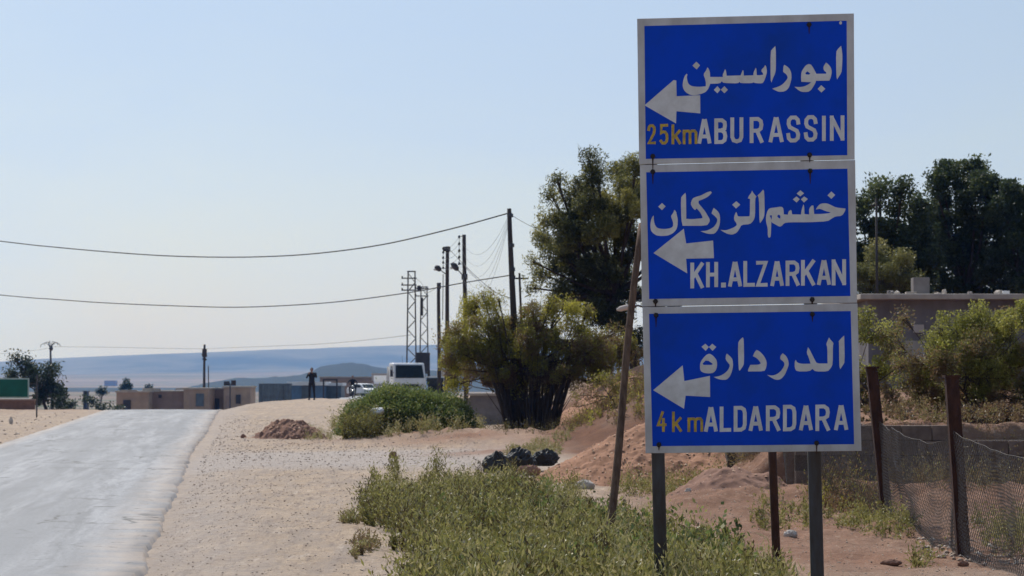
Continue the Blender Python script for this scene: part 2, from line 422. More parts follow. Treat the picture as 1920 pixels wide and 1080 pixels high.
def mrange(v, a, b, c=0., d=1.):
    x = N.new('ShaderNodeMapRange'); x.inputs[1].default_value = a; x.inputs[2].default_value = b; x.inputs[3].default_value = c; x.inputs[4].default_value = d
    L.new(v, x.inputs[0]); return x.outputs[0]
def mul(a, b):
    x = N.new('ShaderNodeMath'); x.operation = 'MULTIPLY'
    for k, c in ((0, a), (1, b)):
        if isinstance(c, float): x.inputs[k].default_value = c
        else: L.new(c, x.inputs[k])
    return x.outputs[0]
sand = mixc(mrange(noise(.7, 6), .38, .62), (0.50, 0.380, 0.275), (0.40, 0.298, 0.213))
sand = mixc(mrange(noise(2.6, 8, .72), .46, .66), sand, (0.36, 0.29, 0.235))
sand = mixc(mrange(noise(14, 8, .75), .50, .68), sand, (0.28, 0.205, 0.16))
sand = mixc(mrange(noise(38, 6, .8), .58, .72), sand, (0.60, 0.49, 0.40))
mps = N.new('ShaderNodeMapping'); mps.inputs['Scale'].default_value = (1.5, .16, 1.0); mps.inputs['Rotation'].default_value = (0, 0, -.11)
L.new(geo.outputs['Position'], mps.inputs[0])
sand = mixc(mul(mrange(noise(2.2, 7, .68, mps.outputs[0]), .46, .62), .8), sand, (0.335, 0.268, 0.222))
sand = mixc(mul(mrange(noise(6.5, 6, .7, mps.outputs[0]), .54, .66), .7), sand, (0.235, 0.180, 0.148))
sand = mixc(mul(mrange(noise(5.1, 6, .7, mps.outputs[0]), .58, .68), .6), sand, (0.60, 0.49, 0.39))
sand = mixc(mul(attr('track'), .75), sand, mixc(mrange(noise(9, 8, .75), .42, .62), (0.45, 0.40, 0.37), (0.32, 0.27, 0.24)))
rd = mixc(mrange(noise(1.7, 8, .7), .35, .65), (0.30, 0.165, 0.108), (0.20, 0.108, 0.07))
rd = mixc(mrange(noise(11, 8, .75), .54, .72), rd, (0.40, 0.28, 0.21))
deep = mixc(mrange(noise(2.3, 8, .7), .35, .65), (0.19, 0.088, 0.05), (0.11, 0.052, 0.032))  # darker, redder bank soil, with the bank's shade also put into the colour
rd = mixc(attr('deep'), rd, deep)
c = mixc(attr('red'), sand, rd)
# far plain: fields as long strips
mpf = N.new('ShaderNodeMapping'); mpf.inputs['Scale'].default_value = (.0016, .006, 0); mpf.inputs['Rotation'].default_value = (0, 0, .15)
L.new(geo.outputs['Position'], mpf.inputs[0])
vo = N.new('ShaderNodeTexVoronoi'); vo.inputs['Scale'].default_value = 1.6; L.new(mpf.outputs[0], vo.inputs['Vector'])
rp = N.new('ShaderNodeValToRGB'); rp.color_ramp.interpolation = 'CONSTANT'
el = rp.color_ramp.elements
for p_, c_ in ((0.0, (.21, .155, .12)), (.25, (.10, .12, .07)), (.45, (.25, .20, .155)), (.62, (.075, .105, .055)), (.75, (.19, .165, .12)), (.9, (.28, .24, .19))):
    if p_ == 0.0: el[0].color = (*c_, 1)
    elif p_ == .25: el[1].position = p_; el[1].color = (*c_, 1)
    else:
        q = el.new(p_); q.color = (*c_, 1)
sep = N.new('ShaderNodeSeparateColor'); L.new(vo.outputs['Color'], sep.inputs[0]); L.new(sep.outputs[0], rp.inputs[0])
plain = mixc(mrange(noise(.004, 6), .40, .62), rp.outputs[0], (.19, .145, .11))
esc = mixc(mrange(noise(.0018, 8, .7), .40, .60), (.145, .14, .125), (.04, .045, .045))
plain = mixc(attr('esc'), plain, esc)
plain = mixc(mul(attr('scrub'), mrange(noise(.03, 5), .0, .20)), plain, (.035, .046, .038))
c = mixc(attr('farm'), c, plain)
L.new(c, B.inputs['Base Color']); B.inputs['Roughness'].default_value = .95; B.inputs['Specular IOR Level'].default_value = .15
b1 = N.new('ShaderNodeBump'); b1.inputs['Strength'].default_value = .8; b1.inputs['Distance'].default_value = .05
L.new(noise(7, 9, .72), b1.inputs['Height'])
b2 = N.new('ShaderNodeBump'); b2.inputs['Strength'].default_value = .7; b2.inputs['Distance'].default_value = .02
L.new(noise(34, 5, .7), b2.inputs['Height']); L.new(b1.outputs[0], b2.inputs['Normal']); L.new(b2.outputs[0], B.inputs['Normal'])
MT['ground'] = m
rr_all = np.hypot(fx, fy)
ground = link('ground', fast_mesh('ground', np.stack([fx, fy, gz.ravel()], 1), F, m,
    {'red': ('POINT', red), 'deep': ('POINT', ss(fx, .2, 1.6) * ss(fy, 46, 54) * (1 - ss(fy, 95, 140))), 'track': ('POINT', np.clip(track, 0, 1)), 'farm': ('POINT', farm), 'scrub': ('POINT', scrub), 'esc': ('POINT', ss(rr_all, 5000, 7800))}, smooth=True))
tag(ground, kind='structure')

# ------------------------------------------------------------ roads
def road_sheet(name, ys, lf, rf, ncross, mat, edge_noise=.12, lift=0.0):
    ys = np.asarray(ys); V = []; U = []; Vv = []
    s_al = np.concatenate([[0], np.cumsum(np.hypot(np.diff(ys), np.diff((lf(ys) + rf(ys)) / 2)))])
    for k, y in enumerate(ys):
        l = float(lf(y)) - edge_noise * 1.2 * float(fbm(np.array([y * 1.7]), np.array([3.3]), 4, 9)[0])
        r_ = float(rf(y)) + edge_noise * 1.7 * float(fbm(np.array([y * 1.7]), np.array([9.3]), 5, 19)[0])
        xs = np.linspace(l, r_, ncross)
        zs = base_h(xs, np.full(ncross, y)) + lift
        crown = .04 * (1 - (2 * np.linspace(0, 1, ncross) - 1) ** 2)
        zs = zs + crown
        V.append(np.concatenate([[[xs[0] - .05, y, zs[0] - .10]], np.stack([xs, np.full(ncross, y), zs], 1), [[xs[-1] + .05, y, zs[-1] - .10]]]))
        w = np.linspace(0, 1, ncross)
        U.append(np.concatenate([[0], w, [1]])); Vv.append(np.full(ncross + 2, s_al[k]))
    n = ncross + 2
    V = np.concatenate(V); idx = np.arange(len(V)).reshape(len(ys), n)
    F = np.stack([idx[:-1, :-1], idx[:-1, 1:], idx[1:, 1:], idx[1:, :-1]], -1).reshape(-1, 4)
    me = fast_mesh(name, V, F, mat, {'across': ('POINT', np.concatenate(U)), 'along': ('POINT', np.concatenate(Vv))}, smooth=True)
    return tag(link(name, me), kind='structure')

m, N, L, B = new_mat('worn_asphalt')
geo = N.new('ShaderNodeNewGeometry')
cx = N.new('ShaderNodeCombineXYZ')
L.new(mul(attr('across'), 6.0), cx.inputs[0]); L.new(mul(attr('along'), .045), cx.inputs[1])
streak = noise(1.1, 5, .6, cx.outputs[0])
cx2 = N.new('ShaderNodeCombineXYZ'); L.new(mul(attr('across'), 22.0), cx2.inputs[0]); L.new(mul(attr('along'), .35), cx2.inputs[1])
fine = noise(1.0, 6, .6, cx2.outputs[0])
c = mixc(mrange(streak, .40, .62), (0.31, 0.31, 0.322), (0.195, 0.197, 0.207))
c = mixc(mrange(fine, .45, .75), c, (0.19, 0.188, 0.195))
cx3 = N.new('ShaderNodeCombineXYZ'); L.new(mul(attr('across'), 9.0), cx3.inputs[0]); L.new(mul(attr('along'), .10), cx3.inputs[1])
c = mixc(mrange(noise(1.3, 7, .66, cx3.outputs[0], .6), .46, .64), c, (0.165, 0.165, 0.172))
c = mixc(mrange(noise(30, 4, .8), .50, .70), c, (0.12, 0.12, 0.125))
c = mixc(mrange(noise(60, 3, .8), .58, .72), c, (0.34, 0.335, 0.33))
# sand dust towards the two edges
e1 = mrange(attr('across'), .86, 1.0); e2 = mrange(attr('across'), .10, 0.0)
mxm = N.new('ShaderNodeMath'); mxm.operation = 'MAXIMUM'; L.new(e1, mxm.inputs[0]); L.new(e2, mxm.inputs[1])
dust = mul(mxm.outputs[0], mrange(noise(1.6, 7, .7), .35, .60))
c = mixc(dust, c, (0.40, 0.32, 0.26))
# cracks and small broken spots
vo = N.new('ShaderNodeTexVoronoi'); vo.feature = 'DISTANCE_TO_EDGE'; vo.inputs['Scale'].default_value = .55
nv = N.new('ShaderNodeTexNoise'); nv.inputs['Scale'].default_value = 1.2; nv.inputs['Detail'].default_value = 5
L.new(geo.outputs['Position'], nv.inputs['Vector'])
cx4 = N.new('ShaderNodeCombineXYZ'); L.new(mul(attr('across'), 4.5), cx4.inputs[0]); L.new(mul(attr('along'), .16), cx4.inputs[1])
va = N.new('ShaderNodeVectorMath'); va.operation = 'ADD'; L.new(cx4.outputs[0], va.inputs[0]); L.new(nv.outputs['Color'], va.inputs[1]); L.new(va.outputs[0], vo.inputs['Vector'])
crack = mul(mrange(vo.outputs['Distance'], .022, .004), mrange(noise(.35, 3), .52, .6))
brk = mul(mrange(attr('across'), .70, .86), mrange(noise(2.2, 6, .7), .60, .655))
c = mixc(mul(brk, .85), c, (0.055, 0.05, 0.047))
c = mixc(mul(crack, .95), c, (0.07, 0.065, 0.06))
L.new(c, B.inputs['Base Color'])
B.inputs['Roughness'].default_value = .72; B.inputs['Specular IOR Level'].default_value = .4
b1 = N.new('ShaderNodeBump'); b1.inputs['Strength'].default_value = .35; b1.inputs['Distance'].default_value = .01
L.new(noise(45, 4, .7), b1.inputs['Height']); L.new(b1.outputs[0], B.inputs['Normal'])
MT['asphalt'] = m
ys = np.concatenate([np.arange(-30, 15, 3), np.arange(15, 70, .18), np.arange(70, 170, .6), np.arange(170, 420, 5)])
road = road_sheet('road', ys, road_l, road_r, 22, m)
side = road_sheet('side_road', np.arange(142, 400, 1.0), lambda y: side_c(y) - SIDE_W, lambda y: side_c(y) + SIDE_W, 8, m, .1)

# ------------------------------------------------------------ haze
hb = MB().box((0, 0, 74), (18700, 18700, 172))
m = bpy.data.materials.new('haze_air'); m.use_nodes = True
N = m.node_tree.nodes; N.remove(N['Principled BSDF'])
pv = N.new('ShaderNodeVolumePrincipled'); pv.inputs['Color'].default_value = (0.15, 0.40, 1.0, 1); pv.inputs['Absorption Color'].default_value = (1, 1, 1, 1); pv.inputs['Density'].default_value = 1.25e-4
pv.inputs['Anisotropy'].default_value = 0.0
m.node_tree.links.new(pv.outputs[0], N['Material Output'].inputs['Volume'])
haze = hb.build('haze', m); tag(haze, kind='stuff'); haze['label'] = 'pale dusty haze over the plain'
# ------------------------------------------------------------ the road sign
SLOPE = -0.08
C0 = W(1405, 440, 17.0)
SIGN_RZ = math.atan(SLOPE)
_ex = np.array([1, SLOPE, 0]) / math.hypot(1, SLOPE); _ey = np.array([-SLOPE, 1, 0]) / math.hypot(1, SLOPE)
sign_z0 = H(C0[0], C0[1])
def SP(px, py):
    """photo point -> (x, z) in the sign's own upright plane, z from the ground"""
    p1 = W(px, py, 1.0) - np.array([0, 0, CAM_Z])
    t = (C0[1] - SLOPE * C0[0]) / (p1[1] - SLOPE * p1[0])
    p = p1 * t + np.array([0, 0, CAM_Z]) - np.array([C0[0], C0[1], sign_z0])
    return float(p @ _ex), float(p[2])

def flat(name, polys, mat, parent, y_front, thick=.0012, pix=True):
    """polys: list of (outer, [holes]); a thin cut-out sheet standing on the panel, front at local y=-y_front"""
    mb = MB()
    for k, (outer, holes) in enumerate(polys):
        loops = [[Vector((*(SP(*p) if pix else p), 0)) for p in lp] for lp in [outer] + list(holes)]
        tris = tessellate_polygon(loops)
        pts = [q for lp in loops for q in lp]
        yf = -y_front - thick - 0.00004 * k; n = len(pts)
        V = [(q.x, yf, q.y) for q in pts] + [(q.x, -y_front + 0.0002, q.y) for q in pts]
        F = []
        for a, b, c in tris:
            pa, pb, pc = pts[a], pts[b], pts[c]
            cr_ = (pb.x - pa.x) * (pc.y - pa.y) - (pb.y - pa.y) * (pc.x - pa.x)
            F.append((a, b, c) if cr_ > 0 else (a, c, b))
        s = 0
        for lp in loops:
            m_ = len(lp)
            for i in range(m_): F.append((s + i, s + (i + 1) % m_, n + s + (i + 1) % m_, n + s + i))
            s += m_
        mb.add(V, F)
    return mb.build(name, mat, parent)

def smooth_loop(pts, it=1):
    for _ in range(it):
        out = []
        n = len(pts)
        for i in range(n):
            a, b, c = pts[i - 1], pts[i], pts[(i + 1) % n]
            v1 = (b[0] - a[0], b[1] - a[1]); v2 = (c[0] - b[0], c[1] - b[1])
            l1 = math.hypot(*v1) + 1e-9; l2 = math.hypot(*v2) + 1e-9
            cosang = (v1[0] * v2[0] + v1[1] * v2[1]) / l1 / l2
            if cosang > .45:
                q = .22
                out.append((b[0] - v1[0] * q, b[1] - v1[1] * q)); out.append((b[0] + v2[0] * q, b[1] + v2[1] * q))
            else: out.append(b)
        pts = out
    return pts

def Z(x0, y0, pts, sm=1): return smooth_loop([(x0 + a / 8, y0 + b / 8) for a, b in pts], sm)
def D(x0, y0, pts): return (Z(x0, y0, pts, 0), [])

# stroke lettering: glyphs in a unit box (x right, y up)
GL = {
 'A': [[(0, 0), (.44, 1)], [(1, 0), (.56, 1)], [(.2, .27), (.8, .27)]],
 'B': [[(0, 0), (0, 1)], [(0, 1), (.62, 1), (.92, .9), (.96, .76), (.9, .6), (.65, .53), (0, .53)], [(.6, .53), (.92, .43), (1, .26), (.92, .08), (.65, 0), (0, 0)]],
 'U': [[(0, 1), (0, .2), (.15, .05), (.5, 0), (.85, .05), (1, .2), (1, 1)]],
 'R': [[(0, 0), (0, 1)], [(0, 1), (.65, 1), (.93, .9), (1, .74), (.93, .56), (.65, .47), (0, .47)], [(.55, .47), (1, 0)]],
 'S': [[(1, .77), (.95, .9), (.72, 1), (.3, 1), (.06, .88), (.03, .72), (.15, .58), (.85, .42), (1, .26), (.95, .1), (.7, 0), (.28, 0), (.05, .1), (0, .25)]],
 'I': [[(.5, 0), (.5, 1)]],
 'N': [[(0, 0), (0, 1)], [(.02, .98), (.98, .02)], [(1, 0), (1, 1)]],
 'K': [[(0, 0), (0, 1)], [(1, 1), (.04, .40)], [(.34, .60), (1, 0)]],
 'H': [[(0, 0), (0, 1)], [(1, 0), (1, 1)], [(0, .5), (1, .5)]],
 'L': [[(0, 1), (0, 0), (1, 0)]],
 'Z': [[(0, 1), (1, 1), (0, 0), (1, 0)]],
 'D': [[(0, 0), (0, 1), (.6, 1), (.9, .92), (1, .76), (1, .24), (.9, .08), (.6, 0), (0, 0)]],
 '2': [[(0, .78), (.08, .92), (.3, 1), (.7, 1), (.95, .9), (1, .74), (.9, .55), (.05, .02), (1, .02)]],
 '5': [[(.95, 1), (.12, 1), (.05, .56), (.35, .64), (.7, .62), (.95, .48), (1, .28), (.92, .1), (.65, 0), (.3, 0), (.05, .12)]],
 'k': [[(0, 0), (0, 1)], [(.95, .68), (.05, .28)], [(.35, .42), (1, 0)]],
 'm': [[(0, 0), (0, 1)], [(0, .85), (.14, 1), (.38, 1), (.5, .84), (.5, 0)], [(.5, .85), (.64, 1), (.88, 1), (1, .84), (1, 0)]],
 '4': [[(.62, 1), (.02, .32), (1, .32)], [(.75, .62), (.75, 0)]],
}
def glyph(ch, x0, x1, y0, y1, t, slant=-.022):
    """box in photo px (y0 top, y1 bottom), stroke t px -> list of polys; baseline rises to the right like the panel"""
    out = []
    if ch == '.': return [([(x0, y0), (x1, y0 - .2), (x1, y1 - .2), (x0, y1)], [])]
    h = t / 2
    vx = h if ch not in 'A' else h * 1.05
    def mp_(p):
        x = x0 + vx + p[0] * (x1 - x0 - 2 * vx)
        y = y1 - h - p[1] * (y1 - y0 - 2 * h)
        return (x, y + slant * (x - (x0 + x1) / 2))
    for st in GL[ch]:
        pts = [mp_(p) for p in st]
        closed = pts[0] == pts[-1]
        core = pts[:-1] if closed else pts
        n = len(core); Lf = []; Rt = []
        for i in range(n):
            a = core[i - 1] if (i > 0 or closed) else None; c = core[(i + 1) % n] if (i < n - 1 or closed) else None; b = core[i]
            def nrm(p, q):
                l = math.hypot(q[0] - p[0], q[1] - p[1]); return (-(q[1] - p[1]) / l, (q[0] - p[0]) / l)
            if a is None: nn = nrm(b, c); k = 1
            elif c is None: nn = nrm(a, b); k = 1
            else:
                n1 = nrm(a, b); n2 = nrm(b, c); sx, sy = n1[0] + n2[0], n1[1] + n2[1]; l = math.hypot(sx, sy) or 1e-6
                nn = (sx / l, sy / l); k = min(1 / max(nn[0] * n1[0] + nn[1] * n1[1], .01), 1.55)
            ext = 0
            q = b
            if (a is None or c is None) and not closed:
                o = c if a is None else a
                l = math.hypot(b[0] - o[0], b[1] - o[1]); e = h * (.95 if ch != 'A' else .6)
                # run the stroke out to the box edge when it ends on it
                q = (b[0] + (b[0] - o[0]) / l * e, b[1] + (b[1] - o[1]) / l * e)
            Lf.append((q[0] + nn[0] * h * k, q[1] + nn[1] * h * k)); Rt.append((q[0] - nn[0] * h * k, q[1] - nn[1] * h * k))
        if closed: 
            A1 = Lf; A2 = Rt
            def area(P): return abs(sum(P[i][0] * P[(i + 1) % len(P)][1] - P[(i + 1) % len(P)][0] * P[i][1] for i in range(len(P))))
            if area(A1) < area(A2): A1, A2 = A2, A1
            out.append((A1, [A2]))
        else: out.append((Lf + Rt[::-1], []))
    return out

sx0, sz0 = 0, 0
sign = thing('road_sign', (C0[0], C0[1], sign_z0), 'tall blue direction sign of three stacked white-edged panels on two grey posts', 'road sign', rz=SIGN_RZ)
PANELS = [
 dict(out=[(1194.5, 35), (1601, 25), (1602.5, 298.6), (1198.3, 308)], inn=[(1208.2, 48.8), (1587.5, 38.8), (1588.6, 291), (1210.8, 298)],
      bolts=[(1224, 293), (1518, 290.5), (1517, 46)], y=0.0),
 dict(out=[(1199.8, 309.2), (1603.5, 299.8), (1607, 567.6), (1203.6, 574.6)], inn=[(1211.6, 323), (1589, 316.2), (1594.5, 555), (1217.2, 560.6)],
      bolts=[(1224, 322), (1519, 320.5), (1229, 565), (1522.8, 561.5)], y=0.003),
 dict(out=[(1204.6, 576), (1607.6, 569), (1615.2, 845.4), (1210.6, 850)], inn=[(1217, 588.4), (1595, 583.2), (1601.4, 832.8), (1223.5, 836.6)],
      bolts=[(1230, 591), (1523, 589), (1235.5, 833.5), (1531, 830.5)], y=-0.003),
]
AR = [
 # top
 [(Z(1200, 80, [(700, 465), (670, 500), (650, 560), (640, 620), (642, 670), (665, 720), (700, 755), (750, 782), (820, 792), (900, 775), (980, 745), (1020, 700), (1042, 650), (1052, 618), (1200, 612), (1228, 578), (1252, 606), (1470, 612), (1490, 588), (1510, 608), (1680, 608), (1700, 594), (1730, 608), (1835, 612), (1860, 580), (1890, 500), (1905, 430), (1890, 350), (1875, 338), (1860, 370), (1825, 400), (1820, 430), (1842, 455), (1848, 480), (1800, 490), (1750, 488), (1745, 390), (1735, 378), (1720, 410), (1702, 450), (1700, 490), (1556, 495), (1552, 420), (1540, 412), (1525, 450), (1508, 492), (1300, 498), (1287, 410), (1275, 398), (1255, 450), (1240, 480), (1243, 515), (1052, 515), (1048, 440), (1026, 385), (1012, 372), (990, 420), (950, 475), (975, 540), (988, 600), (986, 655), (880, 665), (780, 655), (725, 620), (708, 560), (702, 510), (712, 482)]), []),
  D(1200, 80, [(845, 286), (900, 340), (850, 402), (786, 345)]), D(1200, 80, [(1160, 653), (1208, 705), (1160, 760), (1108, 708)]), D(1200, 80, [(1265, 653), (1318, 708), (1265, 760), (1212, 706)]),
  (Z(1400, 80, [(430, 50), (438, 150), (438, 400), (425, 470), (395, 530), (372, 598), (358, 560), (357, 130), (390, 90)]), []),
  (Z(1400, 80, [(565, 333), (610, 360), (648, 400), (670, 460), (672, 540), (652, 620), (630, 680), (590, 720), (540, 737), (480, 737), (430, 717), (382, 690), (450, 670), (520, 640), (570, 595), (612, 540), (615, 510), (590, 470), (545, 440), (548, 400), (553, 350)]), []),
  (Z(1400, 80, [(1190, 298), (1230, 330), (1265, 380), (1277, 440), (1262, 520), (1240, 570), (1040, 572), (1030, 605), (1000, 660), (965, 712), (920, 740), (830, 740), (780, 717), (718, 663), (800, 668), (870, 655), (930, 625), (962, 600), (955, 592), (900, 592), (820, 587), (815, 540), (820, 440), (850, 390), (888, 340), (930, 320), (965, 330), (992, 370), (1020, 420), (1045, 468), (1192, 466), (1195, 446), (1160, 420), (1150, 385), (1155, 350), (1178, 318)]), [Z(1400, 80, [(878, 456), (910, 430), (952, 462), (940, 480), (890, 478)], 0)]),
  D(1400, 80, [(1118, 638), (1180, 695), (1120, 748), (1064, 695)]),
  (Z(1400, 80, [(1415, 48), (1427, 110), (1437, 200), (1427, 420), (1415, 460), (1382, 510), (1357, 553), (1345, 500), (1340, 140), (1370, 93)]), [])],
 # middle
 [(Z(1200, 340, [(205, 512), (180, 540), (160, 600), (155, 680), (165, 740), (200, 782), (250, 813), (330, 821), (420, 813), (490, 782), (540, 732), (563, 670), (567, 570), (550, 500), (540, 450), (514, 427), (500, 470), (463, 520), (477, 560), (498, 620), (495, 680), (450, 705), (380, 715), (300, 712), (245, 690), (218, 640), (206, 570)]), []),
  D(1200, 340, [(330, 325), (385, 375), (330, 432), (272, 380)]),
  (Z(1200, 340, [(680, 173), (690, 210), (694, 562), (780, 568), (938, 553), (932, 520), (900, 460), (850, 405), (825, 432), (790, 400), (758, 338), (785, 260), (830, 235), (920, 210), (1000, 165), (1060, 148), (1078, 170), (1040, 212), (1000, 242), (930, 275), (880, 292), (877, 330), (920, 380), (970, 440), (1012, 510), (1047, 570), (1042, 612), (1000, 667), (640, 667), (620, 580), (612, 250), (640, 210)]), []),
  (Z(1200, 340, [(1105, 398), (1160, 440), (1192, 490), (1202, 550), (1197, 640), (1172, 720), (1120, 787), (1040, 790), (980, 777), (908, 748), (990, 742), (1060, 715), (1112, 680), (1152, 620), (1162, 565), (1120, 520), (1073, 480), (1085, 440)]), []),
  (Z(1200, 340, [(1680, 138), (1700, 175), (1748, 230), (1727, 255), (1727, 520), (1702, 590), (1650, 643), (1522, 652), (1492, 712), (1450, 772), (1380, 802), (1310, 787), (1250, 757), (1207, 728), (1290, 735), (1350, 715), (1410, 690), (1452, 658), (1448, 630), (1412, 580), (1410, 530), (1440, 458), (1452, 470), (1462, 518), (1490, 528), (1640, 525), (1648, 490), (1650, 265), (1617, 255), (1640, 205), (1665, 180)]), []),
  D(1200, 340, [(1445, 298), (1504, 350), (1440, 408), (1382, 350)]),
  (Z(1200, 340, [(1845, 123), (1864, 150), (1870, 490), (1850, 560), (1800, 628), (1790, 560), (1785, 260), (1763, 210), (1810, 170)]), []),
  (Z(1400, 340, [(1482, 408), (1478, 440), (1430, 519), (1330, 526), (1270, 562), (1215, 599), (950, 614), (640, 614), (562, 627), (530, 667), (495, 682), (440, 652), (385, 622), (370, 602), (362, 832), (335, 847), (316, 820), (316, 700), (293, 620), (286, 540), (308, 450), (340, 403), (420, 393), (520, 378), (550, 400), (557, 495), (618, 500), (628, 450), (660, 428), (674, 440), (680, 495), (813, 498), (823, 430), (850, 345), (862, 370), (867, 490), (938, 498), (936, 410), (975, 360), (1002, 365), (1012, 490), (1100, 490), (1230, 480), (1262, 465), (1180, 445), (1100, 410), (1038, 422), (1060, 380), (1110, 333), (1200, 328), (1260, 353), (1340, 393)]),
     [Z(1400, 340, [(455, 520), (483, 497), (505, 520), (505, 560), (478, 550)], 0), Z(1400, 340, [(345, 513), (378, 508), (374, 580)], 0)]),
  D(1400, 340, [(1270, 152), (1328, 205), (1270, 263), (1212, 210)]),
  D(1400, 340, [(805, 133), (860, 180), (805, 226), (750, 184)]), D(1400, 340, [(748, 226), (796, 268), (748, 317), (692, 270)]), D(1400, 340, [(862, 226), (917, 265), (860, 317), (812, 270)])],
 # bottom
 [(Z(1200, 620, [(1045, 343), (1097, 375), (1150, 440), (1158, 520), (1140, 592), (1100, 632), (1040, 642), (960, 634), (905, 602), (898, 520), (913, 460), (958, 400), (1000, 358)]), [Z(1200, 620, [(940, 490), (985, 448), (1030, 453), (1094, 500), (1070, 514), (950, 514)], 0)]),
  D(1200, 620, [(980, 196), (1032, 245), (985, 303), (922, 242)]), D(1200, 620, [(1085, 196), (1144, 245), (1088, 303), (1033, 245)]),
  (Z(1200, 620, [(1303, 343), (1352, 385), (1388, 430), (1397, 520), (1382, 600), (1352, 682), (1300, 737), (1220, 737), (1160, 722), (1107, 695), (1200, 680), (1270, 640), (1322, 590), (1352, 520), (1320, 480), (1283, 430), (1288, 370)]), []),
  (Z(1200, 620, [(1542, 98), (1556, 130), (1561, 490), (1540, 540), (1495, 603), (1478, 570), (1469, 190), (1495, 140)]), []),
  (Z(1400, 620, [(150, 288), (200, 315), (252, 370), (292, 440), (302, 500), (290, 562), (265, 610), (23, 612), (18, 590), (55, 513), (180, 511), (213, 490), (180, 440), (140, 405), (93, 382), (120, 320)]), []),
  (Z(1400, 620, [(540, 338), (592, 380), (622, 440), (632, 510), (602, 590), (572, 662), (520, 722), (470, 740), (420, 732), (360, 700), (306, 663), (380, 675), (450, 655), (510, 610), (552, 550), (570, 500), (550, 460), (503, 430), (505, 380)]), []),
  (Z(1400, 620, [(1235, 103), (1260, 140), (1303, 185), (1292, 230), (1290, 500), (1262, 560), (1215, 612), (1030, 612), (985, 573), (940, 610), (750, 612), (720, 560), (720, 470), (735, 437), (757, 480), (830, 498), (958, 495), (930, 400), (898, 330), (920, 247), (947, 290), (987, 370), (1022, 440), (1052, 492), (1213, 492), (1210, 250), (1193, 200), (1215, 145)]), []),
  (Z(1400, 620, [(1462, 73), (1470, 470), (1442, 520), (1402, 578), (1388, 520), (1385, 180), (1378, 160), (1420, 110)]), [])],
]
ARROW = [
 [(1208.5, 197.5), (1263, 150.2), (1268, 151), (1268.6, 180.5), (1312.8, 178.6), (1313, 212.6), (1268.4, 208.6), (1267.5, 231.5)],
 [(1225.3, 474.5), (1282, 428.8), (1286.5, 456.5), (1337, 451), (1338.6, 484), (1286.4, 485), (1288.5, 512.5)],
 [(1224.8, 731.5), (1280, 685), (1283, 714.5), (1331, 704.8), (1331.5, 744.3), (1285.5, 741.8), (1282.5, 766.5)],
]
LAT = [
 [('A', 1307.5, 1334, 222, 270.6), ('B', 1339.4, 1363.5, 222, 269.8), ('U', 1369.4, 1393.7, 220, 268.7), ('R', 1405.6, 1431.2, 219.5, 268.2), ('A', 1441, 1469.4, 218.5, 268), ('S', 1474.4, 1500.2, 216.8, 267), ('S', 1507.3, 1532.6, 216, 265.4), ('I', 1540.6, 1548.8, 217, 264.6), ('N', 1556, 1583.2, 216.5, 264)],
 [('K', 1294.4, 1319.4, 492, 540.6), ('H', 1323.8, 1346.4, 491, 538.6), ('.', 1352, 1361, 530, 539), ('A', 1365, 1391.4, 489.5, 538.5), ('L', 1393.8, 1415.6, 489, 537.6), ('Z', 1417.5, 1439.4, 489, 537.6), ('A', 1444.2, 1469.8, 488.5, 537.5), ('R', 1473, 1499, 488.5, 536), ('K', 1501.9, 1528, 487, 535.6), ('A', 1531.6, 1558.2, 486.5, 535.5), ('N', 1559.4, 1586.3, 486, 535)],
 [('A', 1319.8, 1346, 762, 810.6), ('L', 1349.4, 1371, 762, 809.6), ('D', 1375.6, 1400, 761, 809.2), ('A', 1403.6, 1430.2, 760.5, 809), ('R', 1436, 1462.8, 760, 808.2), ('D', 1468, 1493, 759, 808.4), ('A', 1498, 1524, 759, 808), ('R', 1528.8, 1555.8, 758.5, 808), ('A', 1563.6, 1590.4, 758.5, 807.6)],
]
KM = [
 [('2', 1213.6, 1229.6, 233, 271.2), ('5', 1236, 1253.4, 232.4, 271), ('k', 1259, 1277, 233, 270.6), ('m', 1280, 1307.6, 243, 270.4)],
 [],
 [('4', 1231, 1250, 771, 810), ('k', 1260, 1278.6, 771.5, 810), ('m', 1289, 1318.4, 782.5, 809.8)],
]
